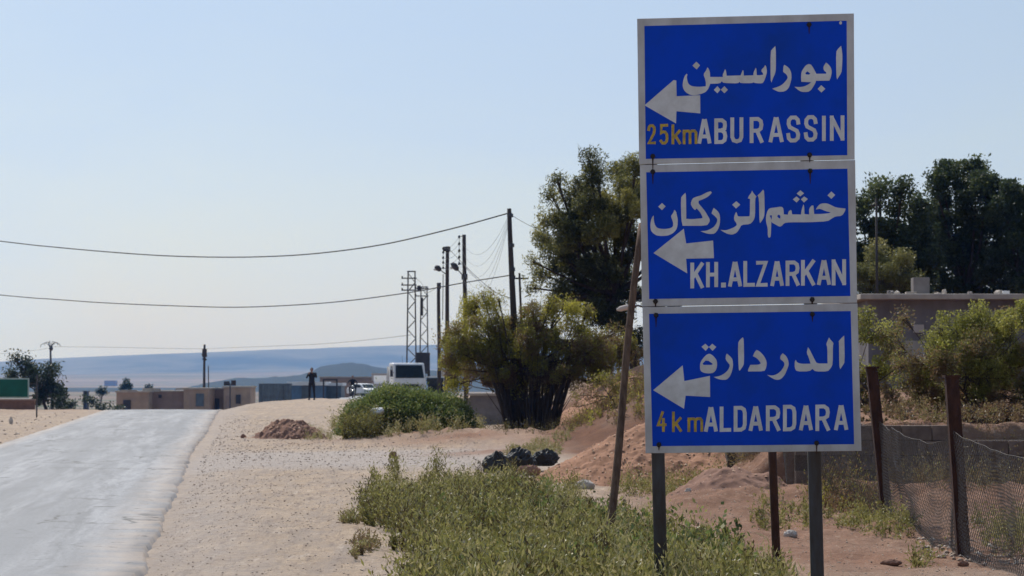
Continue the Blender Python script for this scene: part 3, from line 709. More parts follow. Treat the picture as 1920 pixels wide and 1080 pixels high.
for k, P in enumerate(PANELS):
    yo = P['y']
    o2 = [SP(*p) for p in P['out']]; i2 = [SP(*p) for p in P['inn']]
    # board: folded-edge tray 26 mm deep with a raised white rim
    mb = MB(); n = 4
    def ring(q, y): return [(a, y, b) for a, b in q]
    cx_ = sum(a for a, b in o2) / 4; cz_ = sum(b for a, b in o2) / 4
    def shrink(q, d): return [(a + (d if a < cx_ else -d), b + (d if b < cz_ else -d)) for a, b in q]
    oo = shrink(o2, .0025)
    V = ring(oo, yo) + ring(o2, yo + .0025) + ring(o2, yo + .026) + ring(shrink(o2, .012), yo + .026) + ring(shrink(o2, .012), yo + .004)
    F = [(0, 1, 2, 3)[::-1]]
    for lv in range(4):
        for i in range(4):
            j = (i + 1) % 4; F.append((lv * 4 + i, lv * 4 + j, lv * 4 + 4 + j, lv * 4 + 4 + i))
    F.append((16, 17, 18, 19))
    mb.add(V, F)
    panel = mb.build('sign_panel', MT['sign_white'], sign)
    flat('blue_field', [(P['inn'], [])], MT['sign_blue'], panel, -yo, .0008)
    flat('arrow', [(ARROW[k], [])], MT['letter_white'], panel, -yo + .0009, .0008)
    flat('arabic_lettering', AR[k], MT['letter_white'], panel, -yo + .0018 if k < 2 else -yo + .0009, .0008)
    lat = [q for g in LAT[k] for q in glyph(*g, 7.1)]
    flat('latin_lettering', lat, MT['letter_white'], panel, -yo + .0009, .0008)
    if KM[k]:
        flat('distance_lettering', [q for g in KM[k] for q in glyph(*g, 5.2)], MT['letter_ochre'], panel, -yo + .0009, .0008)
    for bx, bz in P['bolts']:
        a, b = SP(bx, bz)
        MB().tube([(a, yo + .004, b), (a, yo - .004, b), (a, yo - .012, b), (a, yo - .014, b)], [.019, .019, .011, .008], 6).build('bolt', MT['bolt'], panel)
        g_ = random.Random(int(bx * 7 + bz)); L_ = g_.uniform(.03, .075) * (1 if bz % 2 < 1.2 else .6)
        V_ = [(a - .006, yo - .0032, b - .012), (a + .006, yo - .0032, b - .012), (a + .002, yo - .0032, b - .02 - L_), (a - .002, yo - .0032, b - .02 - L_)]
        MB().add(V_ + [(x_, y_ + .0008, z_) for x_, y_, z_ in V_], [(0, 3, 2, 1), (4, 5, 6, 7), (0, 1, 5, 4), (2, 3, 7, 6), (1, 2, 6, 5), (3, 0, 4, 7)]).build('rust_run', MT['rust'], panel)
    if k == 0:
        a, b = SP(1576, 43); MB().ball((a, yo - .003, b), (.010, .004, .012)).build('rivet', MT['letter_white'], panel)
# two posts, box steel, set just behind the boards
for (pt, pb) in (((1213, 40), (1243, 1230)), ((1507, 35), (1537, 1230))):
    xt, zt = SP(*pt); xb, zb = SP(*pb)
    xa, za = SP(pb[0] - 6, 848)
    m_ = MB()
    slope = (xb - xt) / (zb - zt)
    z0 = -.25; x_0 = xt + slope * (z0 - zt)
    hw = .046
    V = [(x + dx, y, z) for (x, z) in ((x_0, z0), (xt, zt)) for dx, y in ((-hw, .029), (hw, .029), (hw, .105), (-hw, .105))]
    m_.add(V, [(0, 1, 5, 4), (1, 2, 6, 5), (2, 3, 7, 6), (3, 0, 4, 7), (0, 3, 2, 1), (4, 5, 6, 7)])
    m_.build('post', MT['galv'], sign, bevel=.008)

def px_len(p, d): return p / FPX * d

# leaning timber pole between the weeds and the sign
a = W(1139, 1026, 23.6); b = W(1202, 420, 24.6)
g = H(a[0], a[1]); a2 = np.array([a[0], a[1], g])
t = thing('leaning_pole', a2, 'slim brown timber pole leaning beside the blue road sign, lit along one edge', 'pole')
d_ = b - a2
pts = [d_ * s + np.array([.012 * math.sin(7 * s), 0, 0]) for s in np.linspace(-.06, 1, 14)]
MB().tube(pts, np.linspace(.042, .034, 14), 9).build('pole_shaft', MT['wood'], t, smooth=True)
mb = MB(); mb.tube([pts[9] + np.array([0, -.05, 0]), pts[9] + np.array([.0, .05, 0])], .006, 5); mb.build('nail', MT['rust'], t)

# rusty pipe post in front of the dirt, its head hidden by the lowest panel
b = W(1446, 800, 19.2); gx_ = X(1456, 19.2); g = H(gx_, 19.2)
t = thing('steel_post', (gx_, 19.2, g), 'thin rust-brown steel post standing between the two grey sign posts', 'post')
dv = b - np.array([gx_, 19.2, g])
MB().tube([dv * s for s in (-.15, 0, .5, .99, 1.0)], [.034, .034, .033, .034, .02], 10).build('post_shaft', MT['rust'], t, smooth=True)
MB().tube([dv * .72 + np.array([0, -.036, 0]), dv * .72 + np.array([.0, .036, 0])], .008, 6).build('pin', MT['rust'], t)

# ------------------------------------------------------------ wire fence
def fence_post(p0, top, r):
    d = np.array(top) - np.array(p0)
    return [d * s for s in (-.14, 0, .5, 1)], [r, r, r * .98, r]
S_pts = [np.array([3.5, 41.0]), np.array([X(1372, 36.0), 36.0]), np.array([X(1662, 27.4), 27.4]), np.array([X(1803, 22.4), 22.4]), np.array([4.28, 16.2])]
fence = thing('wire_fence', (S_pts[2][0], S_pts[2][1], H(*S_pts[2])), 'sagging diamond mesh fence on dark rusty posts in front of the block wall', 'fence')
F0 = np.array([S_pts[2][0], S_pts[2][1], H(*S_pts[2])])
tops = [None, W(1366, 730, 36.05), W(1634, 691, 27.5), W(1784, 708, 22.5), None]
for k, p in enumerate(S_pts):
    g = np.array([p[0], p[1], H(*p)])
    tp = tops[k] if tops[k] is not None else g + np.array([-.08, 0, 1.6])
    d = tp - g
    off = g - F0
    r_ = .06 if k != 1 else .075
    # steel channel: a U section
    mb = MB(); ww = r_; dp = r_ * .8
    sec = [(-ww, -dp), (ww, -dp), (ww, dp), (ww - .012, dp), (ww - .012, -dp + .012), (-ww + .012, -dp + .012), (-ww + .012, dp), (-ww, dp)]
    if k == 1:
        mb.tube([off + d * s for s in (-.1, 0, .5, 1)], [r_] * 4, 9)
        mb.build('post', MT['darkbark'], fence, smooth=True)['label'] = 'mossy round timber stump post'
        continue
    V = []
    for s in (-.12, 1.0):
        c_ = off + d * s
        V += [(c_[0] + a_, c_[1] + b_, c_[2]) for a_, b_ in sec]
    n = 8
    Fc = [(i, (i + 1) % n, n + (i + 1) % n, n + i) for i in range(n)] + [(0, 1, 4, 5), (0, 5, 6, 7), (1, 2, 3, 4), (13, 12, 9, 8), (15, 14, 13, 8), (12, 11, 10, 9)]
    mb.add(V, Fc)
    mb.box(off + d * 1.0 + np.array([0, 0, .012]), (ww * 2.5, dp * 2.4, .024), .1)
    mb.build('post', MT['rust'], fence)
# mesh
seg = [np.linalg.norm(S_pts[i + 1] - S_pts[i]) for i in range(4)]
cum = np.concatenate([[0], np.cumsum(seg)])
def fpos(s, v):
    x = np.interp(s, cum, [p[0] for p in S_pts]); y = np.interp(s, cum, [p[1] for p in S_pts])
    k = np.searchsorted(cum, s) - 1; k = int(np.clip(k, 0, 3)); u = (s - cum[k]) / seg[k]
    sag = math.sin(math.pi * np.clip(u, 0, 1))
    ht = 1.12 - .14 * sag + .05 * float(fbm(np.array([s * .6]), np.array([1.]), 3, 3)[0])
    z = v * ht + .02
    lean = .10 * math.sin(s * 1.1) * v * sag + .08 * float(fbm(np.array([s * 1.3]), np.array([v * 2]), 2, 8)[0])
    return (x - F0[0] + lean - .03 - .04 * v, y - F0[1] + .03 * math.sin(s * 2.7), GZ(s) - F0[2] + z)
_gs = np.linspace(0, cum[-1], 120); _gz = terrain_h(np.interp(_gs, cum, [p[0] for p in S_pts]), np.interp(_gs, cum, [p[1] for p in S_pts]))
def GZ(s): return float(np.interp(s, _gs, _gz))
mb = MB(); step = .07; nseg = 7
s = -1.0
while s < cum[-1]:
    for dr in (1, -1):
        pts = []
        for i in range(nseg + 1):
            v = i / nseg; q = s + (v if dr > 0 else 1 - v) * 1.12
            if 0 <= q <= cum[-1]: pts.append(fpos(q, v))
        if len(pts) > 1: mb.tube(pts, 0.0027, 3, cap=False)
    s += step
for v in (0.0, 1.0): mb.tube([fpos(q, v) for q in np.linspace(0, cum[-1], 90)], .0024, 4, cap=False)
mesh_o = mb.build('wire_mesh', MT['chain'], fence); mesh_o['kind'] = 'stuff'

# ------------------------------------------------------------ block wall retaining the bank
wy = 32.1
wx0, wx1 = 3.75, 12.4
wall = thing('block_wall', (wx0, wy, 0), 'low grey concrete block wall holding back the dirt bank behind the wire fence', 'wall')
MB().box(((wx1 - wx0) / 2, .12, .34), (wx1 - wx0 - .02, .16, .96)).build('mortar_core', MT['mortar'], wall)
blk = [MB().box((0, 0, 0), (.392, .2, .19)).mesh('brick', MT['block']) for _ in range(1)]
me_b = blk[0]
R_ = random.Random(3)
for c_ in range(6):
    x = .2 + (.2 if c_ % 2 else 0)
    while x < wx1 - wx0 - .2:
        if not (c_ == 5 and (x > 2.05 or R_.random() < .15)):
            o = link('brick', me_b, wall); o.location = (x, .03 + R_.uniform(-.012, .012), -.08 + c_ * .2 + R_.uniform(-.003, .003))
            o.rotation_euler = (R_.uniform(-.01, .01), 0, R_.uniform(-.015, .015))
        x += .402
# ------------------------------------------------------------ foliage
def leaf_cloud(cent, tint, L_, W_, seed, spread_dir=None, droop=0.0):
    """cent (N,3): one rhombic leaf each"""
    g = np.random.default_rng(seed); n = len(cent)
    d = g.normal(size=(n, 3)); d[:, 2] -= droop
    if spread_dir is not None: d = d * .55 + spread_dir
    d /= np.linalg.norm(d, axis=1, keepdims=True) + 1e-9
    w = np.cross(d, g.normal(size=(n, 3))); w /= np.linalg.norm(w, axis=1, keepdims=True) + 1e-9
    l = (L_ * g.uniform(.6, 1.3, n))[:, None] / 2; ww = (W_ * g.uniform(.6, 1.3, n))[:, None] / 2
    v = np.stack([cent - d * l, cent + w * ww - d * l * .1, cent + d * l, cent - w * ww - d * l * .1], 1).reshape(-1, 3)
    f = np.arange(n * 4).reshape(n, 4)
    return v, f, np.clip(tint, 0, 1)

def lobes_to_leaves(lobes, Y, depth, dens, clump_r, seed, tint_mu=.5, tint_sd=.18):
    """lobes: (px, py, rx, ry[, tint[, dy]]) in photo px at range Y -> leaf centres spread through lumps in depth"""
    g = np.random.default_rng(seed); C = []; T = []; centers = []
    for lb in lobes:
        px, py, rx, ry = lb[:4]; tm = lb[4] if len(lb) > 4 and lb[4] is not None else tint_mu
        dy = lb[5] if len(lb) > 5 else g.uniform(-.5, .5) * depth
        c = W(px, py, Y); sx = rx / FPX * Y; sz = ry / FPX * Y; sy = max(sx, sz) * .9
        c = c + np.array([0, dy, 0]); 
        nsub = max(5, int(2.2 * sx * sz * math.pi / (clump_r ** 2 * 3.1)))
        u = g.normal(size=(nsub, 3)); u /= np.linalg.norm(u, axis=1, keepdims=True)
        rad_ = g.uniform(.25, 1, (nsub, 1)) ** .6
        sub = c + u * rad_ * np.array([sx, sy, sz]) * .92
        nl = int(dens * math.pi * sx * sz / nsub) + 3
        off = np.clip(g.normal(size=(nsub, nl, 3)), -1.7, 1.7) * clump_r * .5 * g.uniform(.6, 1.25, (nsub, 1, 1))
        pts = sub[:, None, :] + off
        tt = tm + g.normal(size=(nsub, 1)) * tint_sd * .7 + g.normal(size=(nsub, nl)) * tint_sd * .7
        C.append(pts.reshape(-1, 3)); T.append(tt.reshape(-1)); centers.append((c, sub))
    return np.concatenate(C), np.concatenate(T), centers

def plant(name, label, cat, lobes, Y, base_px, mat, bark, leafL, leafW, dens, clump_r=.22, depth=1.6, seed=1, trunk_r=.12, trunks=1, group=None, tint=.5, twig_r=.012, fork=.35, stem_part='trunk', crown_part='crown', droop=.2, base_y=None, twigs=True):
    by = base_y or Y
    bx = X(base_px, by); bz = H(bx, by); base = np.array([bx, by, bz])
    root = thing(name, base, label, cat, group)
    C, T, cen = lobes_to_leaves(lobes, Y, depth, dens, clump_r, seed, tint)
    # nothing below the soil
    keep = C[:, 2] > bz + .03
    C = C[keep]; T = T[keep]
    v, f, t = leaf_cloud(C - base, T, leafL, leafW, seed + 5, droop=droop)
    g = np.random.default_rng(seed + 9)
    mb = MB()
    top = max(c[2] for c, _ in cen) - bz
    stems = []
    for k in range(trunks):
        ox = g.normal() * trunk_r * 1.2 * (trunks > 1); oy = g.normal() * trunk_r * 1.2 * (trunks > 1)
        mx_ = np.mean([c[0] for c, _ in cen]) - bx
        hh = top * (fork + g.uniform(-.06, .1))
        p = [np.array([ox, oy, -.15]), np.array([ox, oy, .05]), np.array([ox + mx_ * .25 + g.normal() * .08, oy, hh * .5]), np.array([ox + mx_ * .6 + g.normal() * .15, oy + g.normal() * .1, hh])]
        rr = trunk_r / math.sqrt(trunks) * 1.15
        mb.tube(p, [rr * 1.35, rr * 1.1, rr * .85, rr * .7], 8); stems.append((p[-1], rr * .6))
    for i, (c, sub) in enumerate(cen):
        c_ = c - base
        s0, r0 = stems[i % len(stems)] if trunks > 1 else stems[0]
        # start partway between fork and top for higher lobes
        mid = s0 + (c_ - s0) * .5 + np.array([g.normal() * .12, g.normal() * .12, -.1 * abs(c_[2] - s0[2])])
        mb.tube([s0, mid, c_], [r0 * .8, r0 * .5, r0 * .22], 5, cap=False)
        if twigs:
            for q in sub[:: max(1, len(sub) // 7)]:
                q_ = q - base
                mb.tube([mid * .3 + c_ * .7, (c_ + q_) / 2 + g.normal(size=3) * .03, q_], [r0 * .2, twig_r, twig_r * .5], 3, cap=False)
    mb.build(stem_part, bark, root, smooth=True)
    cr_ = link(crown_part, fast_mesh(crown_part, v, f, mat, {'tint': ('FACE', t)}), root)
    return root

LM = {
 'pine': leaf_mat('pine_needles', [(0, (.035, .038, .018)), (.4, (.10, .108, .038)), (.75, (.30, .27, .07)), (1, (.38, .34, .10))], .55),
 'dark': leaf_mat('dark_tree_leaves', [(0, (.022, .032, .016)), (.5, (.065, .088, .036)), (.85, (.15, .17, .06)), (1, (.22, .23, .10))], .48),
 'olive': leaf_mat('olive_bush_leaves', [(0, (.10, .085, .05)), (.4, (.12, .13, .045)), (.75, (.20, .19, .06)), (1, (.30, .27, .10))], .45),
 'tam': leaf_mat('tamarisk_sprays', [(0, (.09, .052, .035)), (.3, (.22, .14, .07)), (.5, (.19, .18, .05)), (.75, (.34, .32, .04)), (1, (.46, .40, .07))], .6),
 'yel': leaf_mat('yellow_green_bush', [(0, (.20, .12, .065)), (.28, (.22, .15, .075)), (.5, (.16, .16, .05)), (.8, (.30, .30, .055)), (1, (.42, .40, .12))], .58),
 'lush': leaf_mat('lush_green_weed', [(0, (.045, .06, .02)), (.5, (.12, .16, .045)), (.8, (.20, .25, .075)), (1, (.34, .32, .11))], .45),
 'weed': leaf_mat('grey_green_weed', [(0, (.07, .05, .024)), (.25, (.13, .115, .035)), (.5, (.22, .21, .06)), (.78, (.30, .28, .085)), (1, (.42, .36, .17))], .4),
 'dry': leaf_mat('dry_weed', [(0, (.16, .10, .06)), (.5, (.26, .2, .09)), (.8, (.27, .27, .09)), (1, (.42, .37, .2))], .4),
 'far': leaf_mat('distant_leaves', [(0, (.02, .035, .02)), (.5, (.045, .07, .035)), (1, (.09, .12, .06))], .3),
}

# pine left of the sign
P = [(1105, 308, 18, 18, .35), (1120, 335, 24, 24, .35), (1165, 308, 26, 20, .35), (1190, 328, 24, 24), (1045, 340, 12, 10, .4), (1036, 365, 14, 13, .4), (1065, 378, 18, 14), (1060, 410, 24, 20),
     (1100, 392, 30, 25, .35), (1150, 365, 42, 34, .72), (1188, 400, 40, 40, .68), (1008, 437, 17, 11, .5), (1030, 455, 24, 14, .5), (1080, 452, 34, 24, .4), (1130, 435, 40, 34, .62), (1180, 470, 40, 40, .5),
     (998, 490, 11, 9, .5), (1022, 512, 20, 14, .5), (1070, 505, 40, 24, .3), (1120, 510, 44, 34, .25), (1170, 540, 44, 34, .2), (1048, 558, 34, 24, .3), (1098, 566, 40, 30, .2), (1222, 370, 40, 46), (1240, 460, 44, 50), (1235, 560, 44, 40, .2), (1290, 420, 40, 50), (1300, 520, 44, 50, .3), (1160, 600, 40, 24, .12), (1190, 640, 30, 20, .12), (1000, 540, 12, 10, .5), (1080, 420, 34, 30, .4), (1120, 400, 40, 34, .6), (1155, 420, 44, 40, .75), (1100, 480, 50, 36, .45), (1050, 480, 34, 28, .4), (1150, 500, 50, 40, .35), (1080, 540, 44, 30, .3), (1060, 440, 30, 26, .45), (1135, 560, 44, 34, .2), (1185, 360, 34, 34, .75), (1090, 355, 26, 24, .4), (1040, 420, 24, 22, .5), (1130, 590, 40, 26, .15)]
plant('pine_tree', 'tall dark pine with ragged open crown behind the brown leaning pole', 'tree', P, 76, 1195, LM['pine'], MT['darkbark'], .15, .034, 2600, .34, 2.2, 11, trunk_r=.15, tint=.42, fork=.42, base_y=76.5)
# trees beyond the grey building
T1 = [(1618, 385, 20, 20), (1650, 362, 20, 22, .6), (1690, 360, 20, 22), (1640, 422, 44, 38), (1692, 422, 48, 44), (1620, 485, 40, 55), (1700, 490, 60, 50), (1575, 440, 40, 60), (1660, 530, 60, 30), (1652, 350, 8, 16, .6), (1722, 445, 30, 30), (1700, 540, 60, 26), (1735, 500, 34, 40), (1722, 405, 22, 30), (1712, 470, 44, 46)]
plant('shade_tree', 'dark broadleaf tree close to the road sign edge, behind the thin wooden mast', 'tree', T1, 84, 1655, LM['dark'], MT['darkbark'], .14, .075, 1900, .44, 1.6, 21, trunk_r=.13, tint=.42, group='trees behind the grey building')
T2 = [(1762, 332, 26, 26), (1798, 318, 28, 22, .6), (1828, 322, 26, 20, .6), (1755, 385, 40, 42), (1825, 378, 60, 48), (1780, 455, 68, 58), (1850, 450, 66, 60), (1800, 525, 84, 32), (1745, 350, 18, 22), (1845, 345, 20, 20), (1870, 520, 60, 34), (1740, 540, 60, 24), (1840, 545, 70, 22)]
plant('shade_tree', 'tallest dark round-topped tree rising behind the grey building roof', 'tree', T2, 88, 1800, LM['dark'], MT['darkbark'], .14, .075, 1900, .44, 1.8, 22, trunk_r=.15, tint=.38, group='trees behind the grey building')
T3 = [(1888, 362, 34, 30, .5), (1925, 372, 30, 34), (1915, 425, 50, 50), (1900, 495, 60, 52), (1965, 440, 60, 70), (1960, 530, 60, 30), (1885, 400, 26, 26)]
plant('shade_tree', 'dark tree cut by the edge of the photo, beside the tallest tree', 'tree', T3, 86, 1930, LM['dark'], MT['darkbark'], .14, .075, 1900, .44, 1.8, 23, trunk_r=.14, tint=.40, group='trees behind the grey building')
O1 = [(1640, 470, 28, 24, .8), (1688, 490, 30, 24, .75), (1660, 512, 46, 28), (1618, 512, 26, 28), (1700, 528, 26, 20), (1650, 545, 50, 18, .2)]
plant('olive_bush', 'pale olive round bush showing above the roof next to the sign edge', 'bush', O1, 76, 1662, LM['olive'], MT['darkbark'], .10, .036, 2800, .3, 1.2, 31, trunk_r=.08, trunks=3, tint=.55)

# dark thicket behind the lush mound
Hd = [(862, 716, 30, 17, .15), (900, 712, 32, 20, .1), (935, 705, 26, 26, .1), (845, 690, 22, 22, .5), (885, 690, 30, 20, .3), (1160, 660, 50, 30, .2), (1130, 690, 40, 20, .3)]
plant('thicket', 'dark low thicket in the shade behind the bright green mound', 'bush', Hd, 90, 905, LM['tam'], MT['darkbark'], .09, .035, 3000, .25, 1.2, 33, trunk_r=.08, trunks=4, tint=.25)

# tamarisk in the middle
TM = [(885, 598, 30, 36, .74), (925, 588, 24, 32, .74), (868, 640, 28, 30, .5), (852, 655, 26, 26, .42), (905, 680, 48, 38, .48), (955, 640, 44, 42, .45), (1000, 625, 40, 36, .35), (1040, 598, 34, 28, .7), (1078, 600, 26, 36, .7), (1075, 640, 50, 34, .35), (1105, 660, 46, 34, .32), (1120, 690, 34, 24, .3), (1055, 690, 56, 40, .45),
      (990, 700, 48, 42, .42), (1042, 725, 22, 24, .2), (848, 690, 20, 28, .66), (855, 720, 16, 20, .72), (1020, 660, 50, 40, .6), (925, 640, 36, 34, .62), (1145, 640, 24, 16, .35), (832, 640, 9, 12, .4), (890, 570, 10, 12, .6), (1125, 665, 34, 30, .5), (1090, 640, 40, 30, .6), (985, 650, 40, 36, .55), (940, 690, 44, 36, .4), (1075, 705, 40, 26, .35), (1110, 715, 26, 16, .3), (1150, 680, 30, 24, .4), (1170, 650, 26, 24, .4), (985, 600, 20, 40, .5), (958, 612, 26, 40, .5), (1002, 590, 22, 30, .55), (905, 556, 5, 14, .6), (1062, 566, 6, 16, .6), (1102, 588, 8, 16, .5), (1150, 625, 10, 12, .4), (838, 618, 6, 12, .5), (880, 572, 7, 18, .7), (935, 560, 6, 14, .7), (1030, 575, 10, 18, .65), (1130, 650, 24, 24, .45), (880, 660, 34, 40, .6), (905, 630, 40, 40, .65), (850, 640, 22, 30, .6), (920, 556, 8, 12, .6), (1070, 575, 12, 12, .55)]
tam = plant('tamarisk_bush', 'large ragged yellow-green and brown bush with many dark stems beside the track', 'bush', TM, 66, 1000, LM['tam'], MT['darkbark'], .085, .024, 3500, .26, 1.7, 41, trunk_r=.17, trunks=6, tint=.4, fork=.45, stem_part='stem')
# curtain of thin upright stems
g = np.random.default_rng(5); mb = MB(); b0 = np.array(tam.location)
for k in range(130):
    x0 = X(g.uniform(958, 1040), 66); y0 = 66 + g.normal() * .35
    bx_ = x0 - b0[0]; sp = (x0 - X(998, 66)) * g.uniform(.6, 1.8) + g.normal() * .12; hh = g.uniform(1.2, 3.4)
    mb.tube([(bx_, y0 - b0[1], -.1), (bx_ + sp * .35, y0 - b0[1], hh * .45), (bx_ + sp, y0 - b0[1] + g.normal() * .2, hh)], [.024, .017, .007], 3, cap=False)
for k in range(16):
    x0 = X(g.uniform(955, 1040), 66); bx_ = x0 - b0[0]; sp = (x0 - X(998, 66)) * 1.6
    mb.tube([(bx_, g.normal() * .2, -.1), (bx_ + sp * .2, 0, .8), (bx_ + sp * .8, g.normal() * .3, 2.6)], [.07, .06, .03], 6, cap=False)
so = mb.build('stems', MT['darkbark'], tam); so['kind'] = 'stuff'

# bushes on the bank, right
BA = [(1640, 618, 34, 42, .75), (1652, 680, 38, 38, .7), (1630, 728, 24, 36, .4), (1672, 640, 22, 30, .35), (1600, 640, 30, 50, .7), (1610, 700, 24, 40, .5), (1662, 735, 22, 18, .2), (1600, 760, 40, 30, .3)]
plant('leafy_bush', 'pale-leaved loose bush half hidden by the blue sign', 'bush', BA, 39.5, 1630, LM['yel'], MT['darkbark'], .05, .026, 5200, .16, .9, 51, trunk_r=.05, trunks=5, tint=.6, stem_part='stem')
BB = [(1745, 745, 34, 22, .25), (1790, 755, 40, 22, .3), (1850, 745, 50, 30, .3), (1900, 770, 44, 22, .12), (1930, 740, 40, 36, .35), (1830, 700, 50, 40, .6), (1765, 640, 26, 22, .6), (1880, 620, 40, 34, .8), (1920, 590, 30, 30, .8), (1700, 690, 16, 30, .3), (1690, 650, 8, 30, .3), (1720, 740, 24, 14, .4), (1758, 662, 42, 38, .68), (1800, 622, 46, 40, .74), (1850, 600, 46, 40, .74), (1900, 640, 48, 56, .72), (1858, 690, 58, 46, .5), (1790, 718, 58, 40, .55), (1738, 712, 38, 32, .5), (1890, 745, 50, 34, .15), (1702, 722, 22, 20, .3), (1722, 680, 18, 26, .35), (1940, 600, 40, 44, .7), (1950, 680, 50, 60, .4), (1770, 690, 40, 40, .3), (1820, 660, 50, 46, .45), (1890, 585, 30, 22, .74), (1830, 752, 60, 20, .12), (1700, 600, 9, 22, .3), (1910, 700, 40, 40, .2), (1755, 620, 10, 14, .6)]
plant('yellow_bush', 'wide yellow-green and rust-tinted bush above the block wall', 'bush', BB, 37.5, 1830, LM['yel'], MT['darkbark'], .05, .018, 7600, .17, 1.0, 52, trunk_r=.06, trunks=10, tint=.5, stem_part='stem')
# dark-tinted brush standing in for the shade under it, at the wall's crest
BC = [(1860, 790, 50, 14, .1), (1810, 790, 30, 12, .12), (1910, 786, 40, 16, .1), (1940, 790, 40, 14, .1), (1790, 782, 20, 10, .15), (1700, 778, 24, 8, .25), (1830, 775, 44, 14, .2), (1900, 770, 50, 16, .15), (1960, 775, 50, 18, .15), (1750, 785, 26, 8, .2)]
plant('shade_brush', 'dark brush added as the shade under the yellow bush, along the block wall crest', 'bush', BC, 33.6, 1870, LM['tam'], MT['darkbark'], .05, .016, 7000, .10, .4, 53, trunk_r=.03, trunks=5, tint=.1, stem_part='stem')

# far left tree and scrub behind the green sign
FL = [(60, 690, 30, 16, .3), (95, 700, 24, 16, .3), (40, 708, 30, 12, .4), (95, 735, 28, 24, .2), (115, 750, 20, 16, .35), (28, 672, 7, 12, .3), (45, 680, 14, 12, .3), (80, 720, 22, 24, .1), (20, 700, 20, 12, .5), (110, 728, 16, 14, .3), (70, 750, 30, 14, .15)]
plant('scrub_tree', 'ragged grey-green tree behind the green roadside board', 'tree', FL, 150, 90, LM['far'], MT['darkbark'], .22, .09, 420, .5, 2.4, 61, trunk_r=.10, tint=.6, twig_r=.02)
for k, (px, py, rx, ry, Y, lb) in enumerate([(235, 722, 13, 13, 430, 'round dark tree standing above the mud building roof'), (191, 733, 10, 10, 430, 'small bluish tree left of the mud buildings'), (279, 727, 9, 7, 520, 'low tree just showing over the mud building roof')]):
    lob = [(px, py, rx * .8, ry * .8, .3), (px - rx * .4, py + ry * .3, rx * .6, ry * .6), (px + rx * .4, py + ry * .3, rx * .6, ry * .6), (px, py - ry * .4, rx * .5, ry * .5, .6)]
    plant('distant_tree', lb, 'tree', lob, Y, px, LM['far'], MT['darkbark'], .4, .2, 90, .6, 2, 70 + k, trunk_r=.2, tint=.4, group='trees on the plain', twigs=False)

# lush green mound and its skirt
def sprig_mass(name, label, cat, pts, hts, nleaf, L_, W_, mat, seed, spread=.5, tint=.5, tsd=.16, kind=None, tfun=None):
    g = np.random.default_rng(seed); n = len(pts)
    z0 = terrain_h(pts[:, 0], pts[:, 1])
    k = nleaf
    ns = 7
    az = g.uniform(0, 2 * math.pi, (n, ns)); el = np.abs(g.normal(0, spread, (n, ns)))
    sd_ = np.stack([np.sin(el) * np.cos(az), np.sin(el) * np.sin(az), np.cos(el)], -1)
    si = g.integers(0, ns, (n, k)); t = g.uniform(.08, 1, (n, k))
    dirs = sd_[np.arange(n)[:, None], si]
    ln = hts[:, None] * (.7 + .5 * g.random((n, k)))
    c = dirs * (t * ln)[..., None] + g.normal(size=(n, k, 3)) * (hts[:, None, None] * .07)
    c[..., 2] = np.abs(c[..., 2])
    c[..., 0] += pts[:, None, 0]; c[..., 1] += pts[:, None, 1]; c[..., 2] += z0[:, None]
    tt = tint + g.normal(size=(n, 1)) * tsd + g.normal(size=(n, k)) * tsd + (t - .5) * .12
    if tfun is not None: tt = tt + tfun(pts)[:, None]
    C = c.reshape(-1, 3)
    v, f, ti = leaf_cloud(C, tt.reshape(-1), L_, W_, seed + 1, spread_dir=dirs.reshape(-1, 3) * 1.1)
    o = link(name, fast_mesh(name, v, f, mat, {'tint': ('FACE', ti)}))
    tag(o, label, cat, kind=kind)
    return o

mound_c = (X(765, 64.5), 64.5)
g = np.random.default_rng(8)
n = 2600
u = g.normal(size=(n, 3)); u[:, 2] = np.abs(u[:, 2]); u /= np.linalg.norm(u, axis=1, keepdims=True)
bump = 1 + .42 * fbm(u[:, 0] * 3.2 + 5, u[:, 2] * 3.2 + u[:, 1] * 2, 3, 77)
mz0 = H(*mound_c)
prof = np.where(u[:, 0] < 0, 1.75, 1.75)
cen = np.stack([mound_c[0] + u[:, 0] * prof * bump, mound_c[1] + u[:, 1] * 1.5 * bump, mz0 + u[:, 2] * (1.12 - .10 * u[:, 0]) * bump], 1)
k = 26
off = g.normal(size=(n, k, 3)) * .10
C = (cen[:, None, :] + off).reshape(-1, 3)
T = (.5 + 1.1 * (bump[:, None] - 1) + g.normal(size=(n, 1)) * .16 + g.normal(size=(n, k)) * .14 + .25 * (u[:, 2:3] - .5)).reshape(-1)  # shade put into the leaf tint: hollows darker, crown lighter
kp = C[:, 2] > mz0
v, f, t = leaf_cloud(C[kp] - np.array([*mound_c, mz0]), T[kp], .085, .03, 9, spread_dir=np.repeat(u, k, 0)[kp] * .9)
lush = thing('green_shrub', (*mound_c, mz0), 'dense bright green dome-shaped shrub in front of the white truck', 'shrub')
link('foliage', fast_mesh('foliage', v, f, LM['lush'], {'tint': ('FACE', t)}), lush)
mb = MB()
for kk in range(60):
    q = cen[kk * 30 % n] - np.array([*mound_c, mz0]); mb.tube([(g.normal() * .15, g.normal() * .15, -.05), q * .5 + np.array([0, 0, .1]), q * .97], [.03, .018, .006], 4, cap=False)
mb.ball((0, 0, .12), (1.1, .95, .72), 20, 12, .08, 3)
mb.build('stem', MT['darkbark'], lush, smooth=True)

